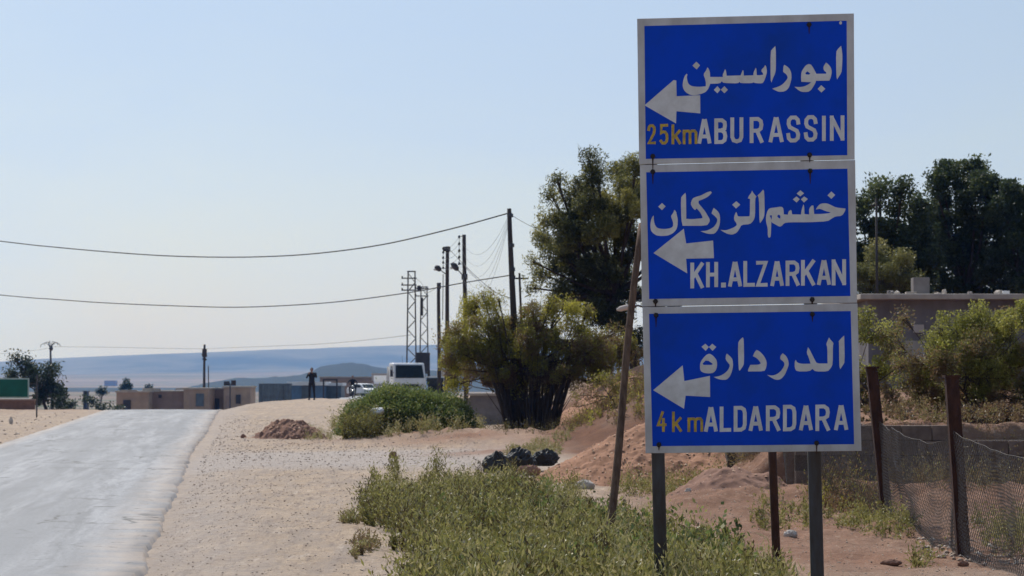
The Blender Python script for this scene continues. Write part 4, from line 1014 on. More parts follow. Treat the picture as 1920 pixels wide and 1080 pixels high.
def gpx(px, py, z=0.0):
    y = (CAM_Z - z) * FPX / (py - 715); return (X(px, y), y)
def inpoly(p, poly):
    poly = np.array(poly); c = np.zeros(len(p), bool); j = len(poly) - 1
    for i in range(len(poly)):
        xi, yi = poly[i]; xj, yj = poly[j]
        cond = ((yi > p[:, 1]) != (yj > p[:, 1])) & (p[:, 0] < (xj - xi) * (p[:, 1] - yi) / (yj - yi + 1e-12) + xi)
        c ^= cond; j = i
    return c
def scatter(poly, n, seed, jit=0.0, power=0):
    g = np.random.default_rng(seed); P = np.array(poly); lo = P.min(0); hi = P.max(0)
    out = np.zeros((0, 2))
    while len(out) < n:
        q = g.uniform(lo, hi, (n * 3, 2)); 
        if power: q = q[g.random(len(q)) < (lo[1] / q[:, 1]) ** power]
        if jit:
            qq = q + np.stack([fbm(q[:, 0] * 2.2, q[:, 1] * 1.4, 4, seed), fbm(q[:, 0] * 2.2, q[:, 1] * 1.4, 4, seed + 7)], 1) * jit
        else: qq = q
        out = np.concatenate([out, q[inpoly(qq, poly)]])
    return out[:n]

sk = [gpx(630, 822), gpx(625, 800, .1), gpx(690, 790, .2), gpx(900, 795, .2), gpx(905, 822), gpx(860, 834), gpx(700, 833)]
pts = scatter(sk, 620, 3, .8)
sprig_mass('weed_fringe', 'yellowish weeds fringing the foot of the green shrub', 'weeds', pts, g.uniform(.25, .6, 620), 60, .075, .022, LM['dry'], 81, .5, .72, kind='stuff')
sk = [(X(640, 62), 62), (X(690, 66), 66), (X(730, 66), 66), (X(700, 61), 61)]
pts = scatter(sk, 200, 4, .4)
sprig_mass('olive_weeds', 'olive weeds on the open side of the green shrub', 'weeds', pts, g.uniform(.4, .85, 200), 100, .075, .024, LM['weed'], 82, .5, .35, kind='stuff')

# the big weed patch
wp = [gpx(668, 938), gpx(700, 926), gpx(760, 918), gpx(850, 917), gpx(930, 917), gpx(1010, 924), gpx(1080, 940), gpx(1100, 968), gpx(1170, 985), gpx(1260, 1008), gpx(1330, 1030), gpx(1400, 1052), gpx(1460, 1100), gpx(1480, 1330), gpx(770, 1330), gpx(772, 1090), gpx(760, 1045), gpx(742, 1012), gpx(700, 985), gpx(690, 955)]
NW = 2500
pts = scatter(wp, NW, 5, .55, 1.2)
cl_ = fbm(pts[:, 0] * 2.6, pts[:, 1] * 1.6, 3, 92)
keep_ = cl_ + g.uniform(-.12, .12, NW) > -.07
pts = pts[keep_]; cl_ = cl_[keep_]; NW = len(pts)
hmod = .14 + .30 * (fbm(pts[:, 0] * 1.1, pts[:, 1] * .8, 2, 91) + .4) + .5 * cl_ + g.uniform(-.07, .14, NW)
hmod *= np.interp(pts[:, 1], [26, 34], [.92, .68])
hmod = np.maximum(hmod, .12)
hmod *= np.where(pts[:, 0] > .6, .8, 1.0)
sprig_mass('roadside_weeds', 'broad patch of grey-green weeds spreading around the foot of the road sign', 'weeds', pts, hmod, 112, .052, .016, LM['weed'], 83, .50, .47, .24, 'stuff',
           tfun=lambda p: .9 * fbm(p[:, 0] * .9, p[:, 1] * .45, 4, 95))
# few tall sprigs at the patch's far edge
tp = np.array([gpx(735, 905), gpx(742, 903), gpx(748, 905), gpx(820, 900), gpx(828, 900), gpx(812, 903), gpx(700, 912), gpx(960, 903), gpx(900, 902)])
sprig_mass('tall_weeds', 'few taller dark sprigs standing up along the far edge of the weed patch', 'weeds', tp, np.array([.5, .42, .42, .52, .48, .4, .34, .36, .34]), 200, .06, .016, LM['weed'], 84, .3, .2, kind='stuff')
# low scattered weeds elsewhere
def low(label, poly, n, h, mat, seed, tint=.6, nl=40, jit=.5, L_=.045, W_=.013):
    p = scatter(poly, n, seed, jit)
    return sprig_mass('low_weeds', label, 'weeds', p, np.random.default_rng(seed).uniform(h * .5, h * 1.3, n), nl, L_, W_, mat, seed, .7, tint, kind='stuff')
low('green tufts at the foot of the large dirt pile', [gpx(1150, 930), gpx(1170, 905), gpx(1330, 905), gpx(1350, 925), gpx(1290, 935), gpx(1200, 940)], 150, .30, LM['weed'], 101, .5)
low('green tufts between the sign posts on reddish soil', [gpx(1400, 970), gpx(1420, 960), gpx(1530, 962), gpx(1540, 990), gpx(1440, 1000)], 70, .2, LM['weed'], 102, .5)
low('weeds around the foot of the farther rusty fence post', [gpx(1570, 1000), gpx(1600, 975), gpx(1700, 990), gpx(1710, 1015), gpx(1620, 1010)], 80, .24, LM['weed'], 103, .55)
low('faint weeds right of the nearer rusty fence post', [gpx(1840, 985), gpx(1940, 975), gpx(1960, 1035), gpx(1880, 1040)], 90, .26, LM['weed'], 104, .6)
low('yellow-green strip of weeds along the track below the tamarisk', [gpx(930, 862), gpx(1000, 842), gpx(1080, 838), gpx(1050, 860), gpx(990, 868)], 200, .15, LM['dry'], 105, .78)
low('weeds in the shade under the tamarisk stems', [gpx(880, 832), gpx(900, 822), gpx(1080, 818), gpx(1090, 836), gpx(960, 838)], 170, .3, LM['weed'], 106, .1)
low('small yellowish weed beside the little earth heap', [gpx(568, 828), gpx(580, 812), gpx(620, 815), gpx(628, 828)], 45, .3, LM['dry'], 107, .7, 60)
low('dry weed on the gravel left of the big weed patch', [gpx(640, 988), gpx(650, 978), gpx(690, 980), gpx(682, 990)], 26, .14, LM['dry'], 108, .5)
low('dry stalks on the gravel near the bottom edge', [gpx(655, 1030), gpx(668, 1008), gpx(700, 1020), gpx(690, 1050)], 30, .12, LM['dry'], 109, .3)
low('green tuft beside the white stone by the dirt pile', [gpx(1058, 926), gpx(1062, 914), gpx(1092, 914), gpx(1096, 928)], 22, .24, LM['weed'], 110, .4)
low('sparse weeds along the block wall foot', [gpx(1660, 950), gpx(1680, 930), gpx(1930, 935), gpx(1930, 955), gpx(1760, 960)], 260, .42, LM['dry'], 111, .4)
low('thin green shoot near the bottom right', [gpx(1700, 1062), gpx(1704, 1045), gpx(1728, 1045), gpx(1730, 1064)], 10, .25, LM['weed'], 112, .5)
low('tall thin weeds seen under the sign beside the stump post', [(X(1390, 34), 34), (X(1400, 36), 36), (X(1540, 34), 34), (X(1530, 32.8), 32.8)], 120, .75, LM['dry'], 113, .35, 70)
low('brown brush at the foot of the fence mesh left of the farther rusty post', [(X(1500, 29), 29), (X(1520, 31), 31), (X(1650, 30), 30), (X(1650, 28), 28)], 130, .3, LM['tam'], 114, .25, 60)

p_ = scatter([(3.6, 33.0), (9.5, 33.0), (12.5, 44), (5.0, 46), (3.8, 40)], 600, 120, .5)
sprig_mass('dry_grass', 'dry brownish grass covering the bank above the block wall', 'grass', p_, np.random.default_rng(2).uniform(.10, .26, 600) * np.where((p_[:, 0] < 6.6) & (p_[:, 1] < 36.5), .25, 1), 60, .06, .016, LM['dry'], 121, .5, .15, .18, kind='stuff')
p_ = scatter([(1.2, 58), (3.6, 52), (6, 54), (6.5, 66), (2.0, 70)], 420, 122, .8)
sprig_mass('dry_grass', 'sparse dry scrub over the shaded red bank right of the tamarisk', 'grass', p_, np.random.default_rng(3).uniform(.15, .55, 420), 50, .08, .02, LM['tam'], 123, .5, .3, .18, kind='stuff')

Sc = [(145, 760, 20, 9, .4), (170, 757, 22, 10, .3), (195, 763, 20, 9, .35), (212, 768, 16, 8, .5), (128, 765, 14, 8, .5)]
plant('dark_scrub', 'low dark scrub beyond the crest left of the mud houses', 'bush', Sc, 222, 170, LM['far'], MT['darkbark'], .3, .13, 160, .5, 3, 62, trunk_r=.1, trunks=3, tint=.35, stem_part='stem', twigs=False)

# dead stalks and a second, broader-leaved kind among the weeds
p_ = scatter(wp, 330, 131, .55, 1.2)
sprig_mass('dead_stalks', 'straw coloured dead stalks standing among the roadside weeds', 'weeds', p_, np.random.default_rng(7).uniform(.22, .5, 330), 34, .11, .006, LM['dry'], 132, .25, .85, .1, kind='stuff')
p_ = scatter([(-.6, 18), (1.9, 18), (2.3, 24), (1.3, 30), (-.3, 33), (-1.0, 26)], 420, 133, 1.2, 1)
p_ = p_[fbm(p_[:, 0] * 1.4, p_[:, 1] * .7, 3, 140) > .02]
sprig_mass('broadleaf_weeds', 'fresher green broad-leaved weeds in patches between the grey-green ones', 'weeds', p_, np.random.default_rng(8).uniform(.15, .38, len(p_)), 46, .06, .034, LM['lush'], 134, .6, .5, .2, kind='stuff')

BS = [(1105, 742, 30, 12, .3), (1145, 722, 34, 16, .4), (1180, 706, 30, 18, .45), (1085, 762, 18, 8, .25), (1165, 748, 22, 8, .3), (1200, 735, 20, 12, .35), (1120, 712, 24, 12, .5)]
plant('bank_scrub', 'straggling brownish scrub creeping down the red bank right of the tamarisk', 'bush', BS, 60.5, 1150, LM['tam'], MT['darkbark'], .08, .02, 2600, .2, 1.2, 43, trunk_r=.05, trunks=4, tint=.35, stem_part='stem')
# ------------------------------------------------------------ dirt pile, heaps, rubbish, stones
def heap(name, label, cat, cx_, cy_, rx, ry, h, seed, mat, n=70, sharp=1.25, flat_=.0, lump=.10):
    z0 = H(cx_, cy_)
    t = np.linspace(-1, 1, n); a, b = np.meshgrid(t, t)
    rr = np.hypot(a, b); ang = np.arctan2(b, a)
    edge = 1 + .35 * fbm(np.cos(ang) * 1.5 + 4, np.sin(ang) * 1.5 + 4, 3, seed)
    q = np.clip(1 - (rr / edge / .92) ** sharp, 0, None)
    x = cx_ + a * rx; y = cy_ + b * ry
    gul = fbm(ang * 6, rr * 1.5, 4, seed + 3) * .22 * q * (1 - q) * 4 * (rr > .08)
    z = terrain_h(x, y) - z0 - .04 + h * (q * (1 + .18 * fbm(a * 2.2, b * 2.2, 4, seed + 1)) + gul * .12) + lump * h * (fbm(x * 7, y * 7, 5, seed + 2) + .5 * np.abs(fbm(x * 19, y * 19, 3, seed + 6))) * np.minimum(q * 6, 1)
    z = np.where(q <= 0, z - .08, z)
    V = np.stack([x - cx_, y - cy_, z], -1).reshape(-1, 3)
    idx = np.arange(n * n).reshape(n, n); F = np.stack([idx[:-1, :-1], idx[:-1, 1:], idx[1:, 1:], idx[1:, :-1]], -1).reshape(-1, 4)
    keep = (q.reshape(-1)[F] > 0).any(1)
    F = F[keep]
    o = link(name, fast_mesh(name, V, F, mat, smooth=True), None, (cx_, cy_, z0))
    return tag(o, label, cat)
MT['dirt'] = worn('red_brown_soil', (0.39, 0.205, 0.125), (0.27, 0.138, 0.082), 3.0, 0.97, bump=.9, detail=10, bscale=9)
MT['dirt_dark'] = worn('dark_damp_soil', (0.20, 0.11, 0.08), (0.27, 0.15, 0.105), 4, 0.97, bump=.9, detail=10, bscale=9)
heap('dirt_pile', 'large pale reddish dirt pile partly hidden behind the road sign', 'dirt pile', X(1225, 38.6), 38.6, 2.2, 2.1, 1.02, 5, MT['dirt'], 150, 1.1)
heap('earth_heap', 'small dark brown earth heap on the gravel verge by the road', 'earth heap', X(543, 68.0), 68.0, 1.2, 1.3, .50, 9, MT['dirt_dark'], 110, 1.7, lump=.5)
heap('dirt_bank', 'low mound of rough red dirt behind the tamarisk bush', 'dirt mound', X(1120, 70), 72, 3.4, 3.0, .7, 13, MT['dirt'], 70, 1.5)
heap('soil_mound', 'low clumpy reddish soil mound seen between the sign posts', 'dirt mound', X(1360, 31.0), 31.0, .95, .9, .34, 17, MT['dirt_dark'], 60, 1.6, lump=.3)

def clods(name, label, cx_, cy_, rx, ry, h, n, mat, seed, smax=.02):
    g = np.random.default_rng(seed); a = g.uniform(0, 6.28, n); q = np.sqrt(g.random(n)) * 1.05
    x = cx_ + np.cos(a) * q * rx; y = cy_ + np.sin(a) * q * ry
    dg = bpy.context.evaluated_depsgraph_get(); pts = []
    for xx, yy in zip(x, y):
        ok, co, nn, fi, ob, mm = S.ray_cast(dg, (xx, yy, 6), (0, 0, -1)); pts.append(co.z if ok and co.z < 2.2 else -9)
    z = np.array(pts); k = z > -1; x, y, z = x[k], y[k], z[k]; n = len(x)
    s = .006 + smax * g.random(n) ** 5
    oc = np.array([(1, 0, 0), (0, 1, 0), (-1, 0, 0), (0, -1, 0), (0, 0, .8), (0, 0, -.5)]); fc = np.array([(0, 1, 4), (1, 2, 4), (2, 3, 4), (3, 0, 4)])
    v = oc[None] * g.uniform(.6, 1.3, (n, 6, 1)) * s[:, None, None] + np.stack([x, y, z + s * .2], 1)[:, None, :]
    F = (fc[None] + (np.arange(n) * 6)[:, None, None]).reshape(-1, 3)
    o = link(name, fast_mesh(name, v.reshape(-1, 3), F, mat, {'tint': ('FACE', np.repeat(g.random(n), 4))})); return tag(o, label, 'clods', kind='stuff')
MT['clods'] = leaf_mat('dirt_clods', [(0, (.12, .065, .045)), (.4, (.27, .15, .10)), (.8, (.40, .25, .17)), (1, (.5, .38, .28))], 0.0, .9)
bpy.context.view_layer.update()
clods('clods', 'loose clods and crumbs over the large reddish dirt pile', X(1225, 38.6), 38.6, 2.1, 2.0, 1, 5000, MT['clods'], 301)
clods('clods', 'loose crumbs over the small dark earth heap by the road', X(543, 68.0), 68.0, 1.2, 1.3, .5, 700, MT['clods'], 302, .05)
clods('clods', 'crumbs over the clumpy soil mound between the sign posts', X(1360, 31.0), 31.0, 1.0, .95, .5, 500, MT['clods'], 303)

def lump(name, label, cat, px, py, wd, dp, ht, mat, seed, group=None, n=26, m=18, jit=.05, dz=0.0, rz=0.0):
    x, y = gpx(px, py); z = H(x, y)
    R = np.random.default_rng(seed)
    mb = MB(); mb.ball((0, 0, ht * .36), (wd / 2, dp / 2, ht * .62), n, m, jit, seed)
    V = np.array(mb.v); V += (V / (np.linalg.norm(V, axis=1, keepdims=True) + 1e-6)) * (ht * (.55 * np.abs(fbm(V[:, 0] * 9 / wd + seed, V[:, 1] * 7 / dp + V[:, 2] * 5 / ht, 4, seed)) - .08))[:, None]; V[:, 2] += (.35 * ht) * fbm(V[:, 0] * 5 / wd + seed, V[:, 1] * 5 / dp, 3, seed); V[:, 2] = np.maximum(V[:, 2], -.04)
    me = bpy.data.meshes.new(name); me.from_pydata([tuple(p) for p in V], [], mb.f); me.materials.append(mat); me.update()
    return tag(link(name, me, None, (x, y, z + dz), rz), label, cat, group)

lump('rubbish_bag', 'low black rubbish bag, leftmost of the dark heap by the dirt pile', 'rubbish bag', 931, 889, .50, .45, .36, MT['plastic_black'], 3, 'black rubbish dumped beside the dirt pile')
lump('rubbish_bag', 'largest crumpled black rubbish bag in the middle of the dark heap', 'rubbish bag', 975, 886, .56, .5, .40, MT['plastic_black'], 4, 'black rubbish dumped beside the dirt pile')
lump('rubbish_bag', 'flat dark brown torn sack in front of the black bags', 'rubbish bag', 992, 892, .42, .3, .17, MT['dirt_dark'], 6, 'black rubbish dumped beside the dirt pile')
lump('rubbish_bag', 'black strip of plastic lying up the foot of the dirt pile', 'rubbish bag', 1022, 884, .52, .3, .26, MT['plastic_black'], 7, 'black rubbish dumped beside the dirt pile', dz=.12, rz=.4)
lump('stone', 'long white stone lying beside a green tuft at the dirt pile foot', 'stone', 1096, 922, .30, .22, .13, MT['rock'], 21)
lump('stone', 'pale stone near the leaning pole foot in the weeds', 'stone', 1112, 990, .10, .09, .08, MT['rock'], 22)
lump('stone', 'white stone on the gravel at the weed patch edge', 'stone', 716, 984, .11, .09, .07, MT['rock'], 23)
lump('stone', 'white stone lying in the soil right of the nearer fence post', 'stone', 1831, 986, .09, .08, .07, MT['rock'], 24)
lump('stone', 'yellowish stone between the brown steel post and the right sign post', 'stone', 1480, 1008, .15, .12, .08, MT['rock'], 25)
lump('stone', 'dark crusty lump on the bare soil near the bottom right', 'stone', 1668, 1053, .20, .10, .05, MT['dirt_dark'], 26)
lump('stone', 'small pale stone by the reddish soil mound', 'stone', 1290, 953, .10, .08, .07, MT['rock'], 27)
lump('stone', 'dark clod alone on the gravel left of the brown earth heap', 'stone', 457, 821, .16, .12, .12, MT['dirt_dark'], 28)
lump('stone', 'dark lump on the pale track above the weed patch', 'stone', 737, 861, .16, .12, .12, MT['dirt_dark'], 29)
lump('stone', 'pale block at the far left verge beside the road', 'stone', 22, 795, .16, .16, .24, MT['rock'], 30)
lump('stone', 'flat dark clod on the soil below the nearer fence post', 'stone', 1803, 1052, .10, .08, .05, MT['dirt_dark'], 34)
b = MB().ball((0, 0, 0), (.17, .12, .09), 14, 9, .35, 4)
o = b.build('plastic_bag', MT['plastic_white'], smooth=True)
bz_ = W(708, 771, 62.6); o.location = bz_; tag(o, 'crumpled white plastic bag caught in the green shrub', 'plastic bag')

# gravel scattered over the verge: tens of thousands of chips, real geometry
def gravel(name, label, polys, seed, mat, smin, smax):
    g = np.random.default_rng(seed); P = np.concatenate([scatter(pl, n, seed + i, .3, 1.3) for i, (pl, n) in enumerate(polys)])
    n = len(P); z = terrain_h(P[:, 0], P[:, 1])
    s = smin + (smax - smin) * g.random(n) ** 6; s = s * np.clip(P[:, 1] / 30, .8, 2)
    oc = np.array([(1, 0, 0), (0, 1, 0), (-1, 0, 0), (0, -1, 0), (0, 0, .7), (0, 0, -.5)])
    fc = np.array([(0, 1, 4), (1, 2, 4), (2, 3, 4), (3, 0, 4), (1, 0, 5), (2, 1, 5), (3, 2, 5), (0, 3, 5)])
    a = g.uniform(0, 6.3, n); ca, sa = np.cos(a), np.sin(a)
    v = oc[None] * g.uniform(.6, 1.3, (n, 6, 1)) * s[:, None, None]
    x = v[..., 0] * ca[:, None] - v[..., 1] * sa[:, None]; y = v[..., 0] * sa[:, None] + v[..., 1] * ca[:, None]
    V = np.stack([x + P[:, None, 0], y + P[:, None, 1], v[..., 2] + z[:, None] + s[:, None] * .2], -1).reshape(-1, 3)
    F = (fc[None] + (np.arange(n) * 6)[:, None, None]).reshape(-1, 3)
    tint = np.repeat(g.random(n), 8)
    o = link(name, fast_mesh(name, V, F, mat, {'tint': ('FACE', tint)})); return tag(o, label, 'gravel', kind='stuff')
MT['chips'] = leaf_mat('gravel_chips', [(0, (.20, .15, .12)), (.25, (.34, .26, .20)), (.7, (.45, .35, .28)), (1, (.66, .58, .50))], 0.0, .9)
verge = [gpx(250, 1110), gpx(330, 960), gpx(385, 850), gpx(420, 790), gpx(600, 800), gpx(620, 832), gpx(900, 836), gpx(900, 880), gpx(700, 900), gpx(680, 980), gpx(760, 1040), gpx(775, 1110)]
rightg = [gpx(1100, 930), gpx(1250, 985), gpx(1480, 1080), gpx(1490, 1110), gpx(1960, 1110), gpx(1960, 960), gpx(1500, 960), gpx(1180, 930)]
gravel('gravel', 'loose stones and grit over the sandy verge', [(verge, 20000), (rightg, 9000)], 200, MT['chips'], .003, .016)
gravel('rubble', 'pale chips and shards scattered along the wire fence foot', [([gpx(1690, 1030), gpx(1700, 1008), gpx(1960, 1020), gpx(1960, 1062), gpx(1820, 1050)], 900)], 230, MT['chips'], .012, .05)
gravel('verge_debris', 'small clods and stones along the left verge', [([gpx(0, 832), gpx(150, 784), gpx(150, 776), gpx(-40, 776), gpx(-60, 850)], 400)], 240, MT['chips'], .008, .035)

# ------------------------------------------------------------ grey building, right
by0 = 60.0; bx0 = X(1628, by0); bx1 = bx0 + 10.5; ztop = W(1700, 552, by0)[2]; gz0 = H(bx0 + 3, by0)
bld = thing('concrete_building', (bx0, by0, gz0), 'low flat-roofed grey plastered building behind the bushes on the bank', 'building')
hh = ztop - gz0
MB().box(((bx1 - bx0) / 2, 3.5, (hh - .14) / 2 - .4), (bx1 - bx0, 7, hh - .14 + .8)).build('wall', MT['plaster'], bld)
roof = MB().box(((bx1 - bx0) / 2, 3.4, hh - .07), (bx1 - bx0 + .5, 7.7, .14)).build('roof', MT['slab'], bld, bevel=.02)
MB().box((X(1726, 63) - bx0, 3.0, hh + .27), (.42, .42, .54)).build('roof_block', MT['concrete'], roof, bevel=.01)
MB().box((X(1886, 62) - bx0, 2.0, hh + .08), (.18, .18, .16)).build('cap_block', MT['whiteroof'], roof, bevel=.01)
MB().box((X(1708, 61) - bx0, 1.0, hh + .05), (.26, .2, .10)).build('rubble_block', MT['slab'], roof, bevel=.01)
g_ = random.Random(4)
for k_ in range(14):
    xx = g_.uniform(.1, bx1 - bx0); w_ = g_.uniform(.10, .34)
    MB().ball((xx, g_.uniform(-.1, .5), hh + .03), (w_ / 2, .12, g_.uniform(.04, .10)), 8, 5, .3, k_).build('loose_stone', MT['slab'] if k_ % 2 else MT['concrete'], roof)
MB().box((X(1722, 60) - bx0, -.03, hh - .85), (.26, .06, .2)).build('vent', MT['pale'], bld)
MB().box((X(1715, 60) - bx0, -.03, hh - 1.5), (.5, .05, .7)).build('shutter', MT['slab'], bld)
# slim mast in front of the trees
mx0 = X(1645, 72); g = H(mx0, 72)
t = thing('wooden_mast', (mx0, 72, g), 'thin bare mast standing in front of the trees right of the sign', 'mast')
tp_ = W(1643, 372, 72) - np.array([mx0, 72, g])
MB().tube([(0, 0, -.2), tp_ * .5, tp_], [.05, .045, .035], 8).build('shaft', MT['pole'], t, smooth=True)
MB().box(tp_ * .96, (.3, .04, .04)).build('crossbar', MT['pole'], t)

# ------------------------------------------------------------ utility poles and lines
def pole(px_top, py_top, px_base, Y, r_top, r_base, label, parts=(), mat='pole', name='utility_pole', group='wooden poles along the road'):
    bx = X(px_base, Y); g = H(bx, Y); base = np.array([bx, Y, g])
    t = thing(name, base, label, 'utility pole', group)
    top = W(px_top, py_top, Y) - base
    n = 10
    MB().tube([top * s + np.array([.02 * math.sin(5 * s), 0, 0]) for s in np.linspace(-.04, 1, n)], np.linspace(r_base, r_top, n), 10).build('shaft', MT[mat], t, smooth=True)
    return t, base, top
def insul_rack(t, base, px, pys, Y, r=.055):
    mb = MB(); a = W(px, pys[0] - 2, Y) - base; b = W(px, pys[-1] + 2, Y) - base
    MB().tube([a, b], .012, 5).build('rack', MT['steel_dark'], t)
    for py in pys:
        c = W(px, py, Y) - base
        MB().tube([c + np.array([0, 0, -.06]), c + np.array([0, 0, -.02]), c + np.array([0, 0, .02]), c + np.array([0, 0, .06])], [.03, r, r * .8, .025], 8).build('insulator', MT['blackpaint'], t)
    for py in (pys[0] - 1, pys[-1] + 1):
        c = W(px, py, Y) - base; xs_ = np.interp(c[2], [0, 9], [0, 0])
        MB().tube([c, (T_top[0] * c[2] / T_top[2], 0, c[2])], .015, 5).build('bracket', MT['steel_dark'], t)
def lamp(t, base, p0, p1, Y, head=.5):
    a = W(*p0, Y) - base; b = W(*p1, Y) - base   # arm root on the pole, far end of the head
    m_ = a + (b - a) * .45
    MB().tube([a, m_], .022, 6).build('lamp_arm', MT['steel_dark'], t)
    hd = MB(); hd.tube([m_, m_ + (b - m_) * .15, m_ + (b - m_) * .6, b], [.04, .10, .13, .07], 10)
    h_ = hd.build('lamp_head', MT['steel_dark'], t, smooth=True)
    d = (b - m_)
    MB().ball(m_ + d * .55 + np.array([-.04, 0, -.06]), (.16, .07, .06)).build('lamp_glass', MT['lamp'], h_)

t, B0, T0 = pole(956, 391, 970, 66.4, .058, .125, 'nearest dark wooden pole rising above the tamarisk bush', ())
for py in (404, 460, 505, 520):
    c = W(np.interp(py, [391, 825], [956, 972]), py, 66.4) - B0
    MB().tube([c + np.array([0, 0, -.05]), c + np.array([0, 0, .05])], .085, 10).build('band', MT['steel_dark'], t)
c = W(952, 399, 66.4) - B0
MB().tube([c, c + np.array([.05, 0, .0]), c + np.array([.1, 0, .02])], [.05, .06, .04], 8).build('insulator', MT['blackpaint'], t)
t, B1, T_top = pole(871, 440, 874, 96, .075, .10, 'second dark wooden pole, with a hanging row of insulators and one lamp'); T0b = T_top
insul_rack(t, B1, 861, [444, 457, 470, 482, 494], 96)
lamp(t, B1, (869, 518), (847, 493), 96)
MB().box(W(871, 519, 96) - B1, (.24, .2, .22)).build('clamp_box', MT['steel_dark'], t)
t, B2, T_top = pole(840, 462, 836, 106, .075, .11, 'third dark wooden pole, its lamp arm pointing up over the insulator row')
insul_rack(t, B2, 831, [466, 473, 483, 492, 502], 106)
lamp(t, B2, (836, 514), (816, 499), 106)
MB().box(W(838, 467, 106) - B2, (.3, .2, .2)).build('clamp_box', MT['steel_dark'], t)
MB().tube([W(831, 514, 106) - B2, W(830, 600, 106) - B2], .02, 5).build('conduit', MT['steel_dark'], t)
t, B3, T3_ = pole(823, 531, 823, 118, .08, .10, 'shortest dark wooden pole beside the steel lattice masts')
MB().box(W(823, 536, 118) - B3, (.2, .2, .3)).build('clamp_box', MT['steel_dark'], t)
t, B3b, T3b = pole(975, 512, 985, 80, .035, .05, 'thin weathered pole just right of the nearest wooden pole', group=None)
MB().box(W(977, 522, 80) - B3b, (.5, .05, .05)).build('crossbar', MT['pole'], t)

def lattice(px, py_top, Y, w, label, rungs):
    bx = X(px, Y); g = H(bx, Y); base = np.array([bx, Y, g]); hgt = W(px, py_top, Y)[2] - g
    t = thing('lattice_mast', base, label, 'mast', 'steel lattice masts behind the truck')
    for sx in (-1, 1):
        for sy in (-1, 1):
            MB().tube([(sx * w * .75, sy * w * .6, -.2), (sx * w * .5, sy * w * .4, hgt)], .04, 4).build('leg', MT['steel_dark'], t)
    for sy in (-1, 1):
        z = .3; k = 0
        while z < hgt - .5:
            a = w * (.75 - .25 * z / hgt); mb = MB()
            mb.tube([((-a if k % 2 else a), sy * w * .5, z), ((a if k % 2 else -a), sy * w * .5, z + .55)], .022, 4)
            mb.build('brace', MT['steel_dark'], t); z += .55; k += 1
    for dz in rungs:
        MB().box((-.15, 0, hgt - dz), (w + .5, .07, .07)).build('crossarm', MT['steel_dark'], t)
        MB().tube([(-.15 - w / 2 - .2, 0, hgt - dz), (-.15 - w / 2 - .2, 0, hgt - dz + .14)], [.05, .035], 7).build('insulator', MT['blackpaint'], t)
    MB().box((0, 0, hgt), (w + .1, w, .06)).build('cap_plate', MT['steel_dark'], t)
    return t, base, hgt
t, LB1, LH1 = lattice(771.5, 509, 142, .40, 'taller steel lattice mast on the left of the pair', [.4, .8, 1.1])
t, LB2, LH2 = lattice(795, 538, 160, .40, 'shorter steel lattice mast with the dark transformer box on it', [.1, .6])
MB().box(W(794, 681, 160) - LB2 + np.array([0, -.5, 0]), (.88, .6, 1.4)).build('transformer_box', MT['darkdoor'], t, bevel=.03)
MB().box(W(785.5, 541, 160) - LB2, (.24, .22, .38)).build('switch_box', MT['darkdoor'], t)
MB().tube([W(785.5, 541, 160) - LB2, W(796, 541, 160) - LB2], .02, 4).build('bracket', MT['steel_dark'], t)
MB().tube([W(791, 558, 160) - LB2, W(791, 592, 160) - LB2], .09, 8).build('cutout_tube', MT['darkdoor'], t)

# far poles on the left
t, PB4, T4 = pole(95, 652, 99, 262, .10, .17, 'far pole at the left topped by a crown of curved steel arms', name='antenna_pole', group=None, mat='steel_dark')
for k, (ax, az) in enumerate([(-1.05, -.1), (-.62, .45), (-.2, .75), (.35, .75), (.75, .5), (1.0, .0)]):
    top = T4; c_ = top + np.array([ax * .55, 0, .55 + .25 * (1 - abs(ax))]); e = top + np.array([ax * 1.0, 0, .35 + az * .35])
    MB().tube([top + np.array([0, 0, -.1]), top + np.array([ax * .25, 0, .35]), c_, e, e + np.array([ax * .05, 0, -.25])], .035, 5).build('curved_arm', MT['steel_dark'], t)
MB().ball(T4 + np.array([.05, 0, -.1]), (.22, .2, .25)).build('hub', MT['steel_dark'], t)
t, PB5, T5 = pole(384, 646, 382, 268, .12, .17, 'far pole with insulators standing behind the mud building', group=None)
for px, py in ((379, 664), (388, 665), (380, 672), (387, 673)):
    MB().tube([W(383, py + 4, 268) - PB5, W(px, py, 268) - PB5], [.05, .12], 6).build('insulator', MT['blackpaint'], t)
MB().box(W(383.5, 662, 268) - PB5, (.5, .2, .9)).build('crossarm', MT['pole'], t)
t, PB6, T6 = pole(391, 686, 392, 300, .06, .08, 'thin short pole just right of the far insulator pole', group=None, mat='steel_dark')
# off to the left of the photo: the pole that carries the other end of the long spans
xL = X(-420, 96); t, PBL, TL_ = pole(-420, 398, -424, 96, .07, .15, 'wooden pole across the road that carries the far end of the cables')

def cable(name, label, pts, r, group=None, n=60):
    P = np.array(pts); s = np.linspace(0, 1, len(P)); q = np.linspace(0, 1, n)
    # Catmull-Rom through the surveyed points
    out = []
    m_ = len(P)
    for v in q * (m_ - 1):
        i = int(min(v, m_ - 2)); u = v - i
        p0 = P[max(i - 1, 0)] if i > 0 else 2 * P[0] - P[1]; p1 = P[i]; p2 = P[i + 1]; p3 = P[i + 2] if i + 2 < m_ else 2 * P[-1] - P[-2]
        out.append(.5 * ((2 * p1) + (-p0 + p2) * u + (2 * p0 - 5 * p1 + 4 * p2 - p3) * u * u + (-p0 + 3 * p1 - 3 * p2 + p3) * u ** 3))
    o0 = out[0]; mb = MB(); mb.tube([p - o0 for p in out], r, 5)
    o = mb.build(name, MT['wire'], smooth=True); o.location = o0
    return tag(o, label, 'cable', group)
def lY(px): return 66.4 + (952 - px) / 1372 * 31.4
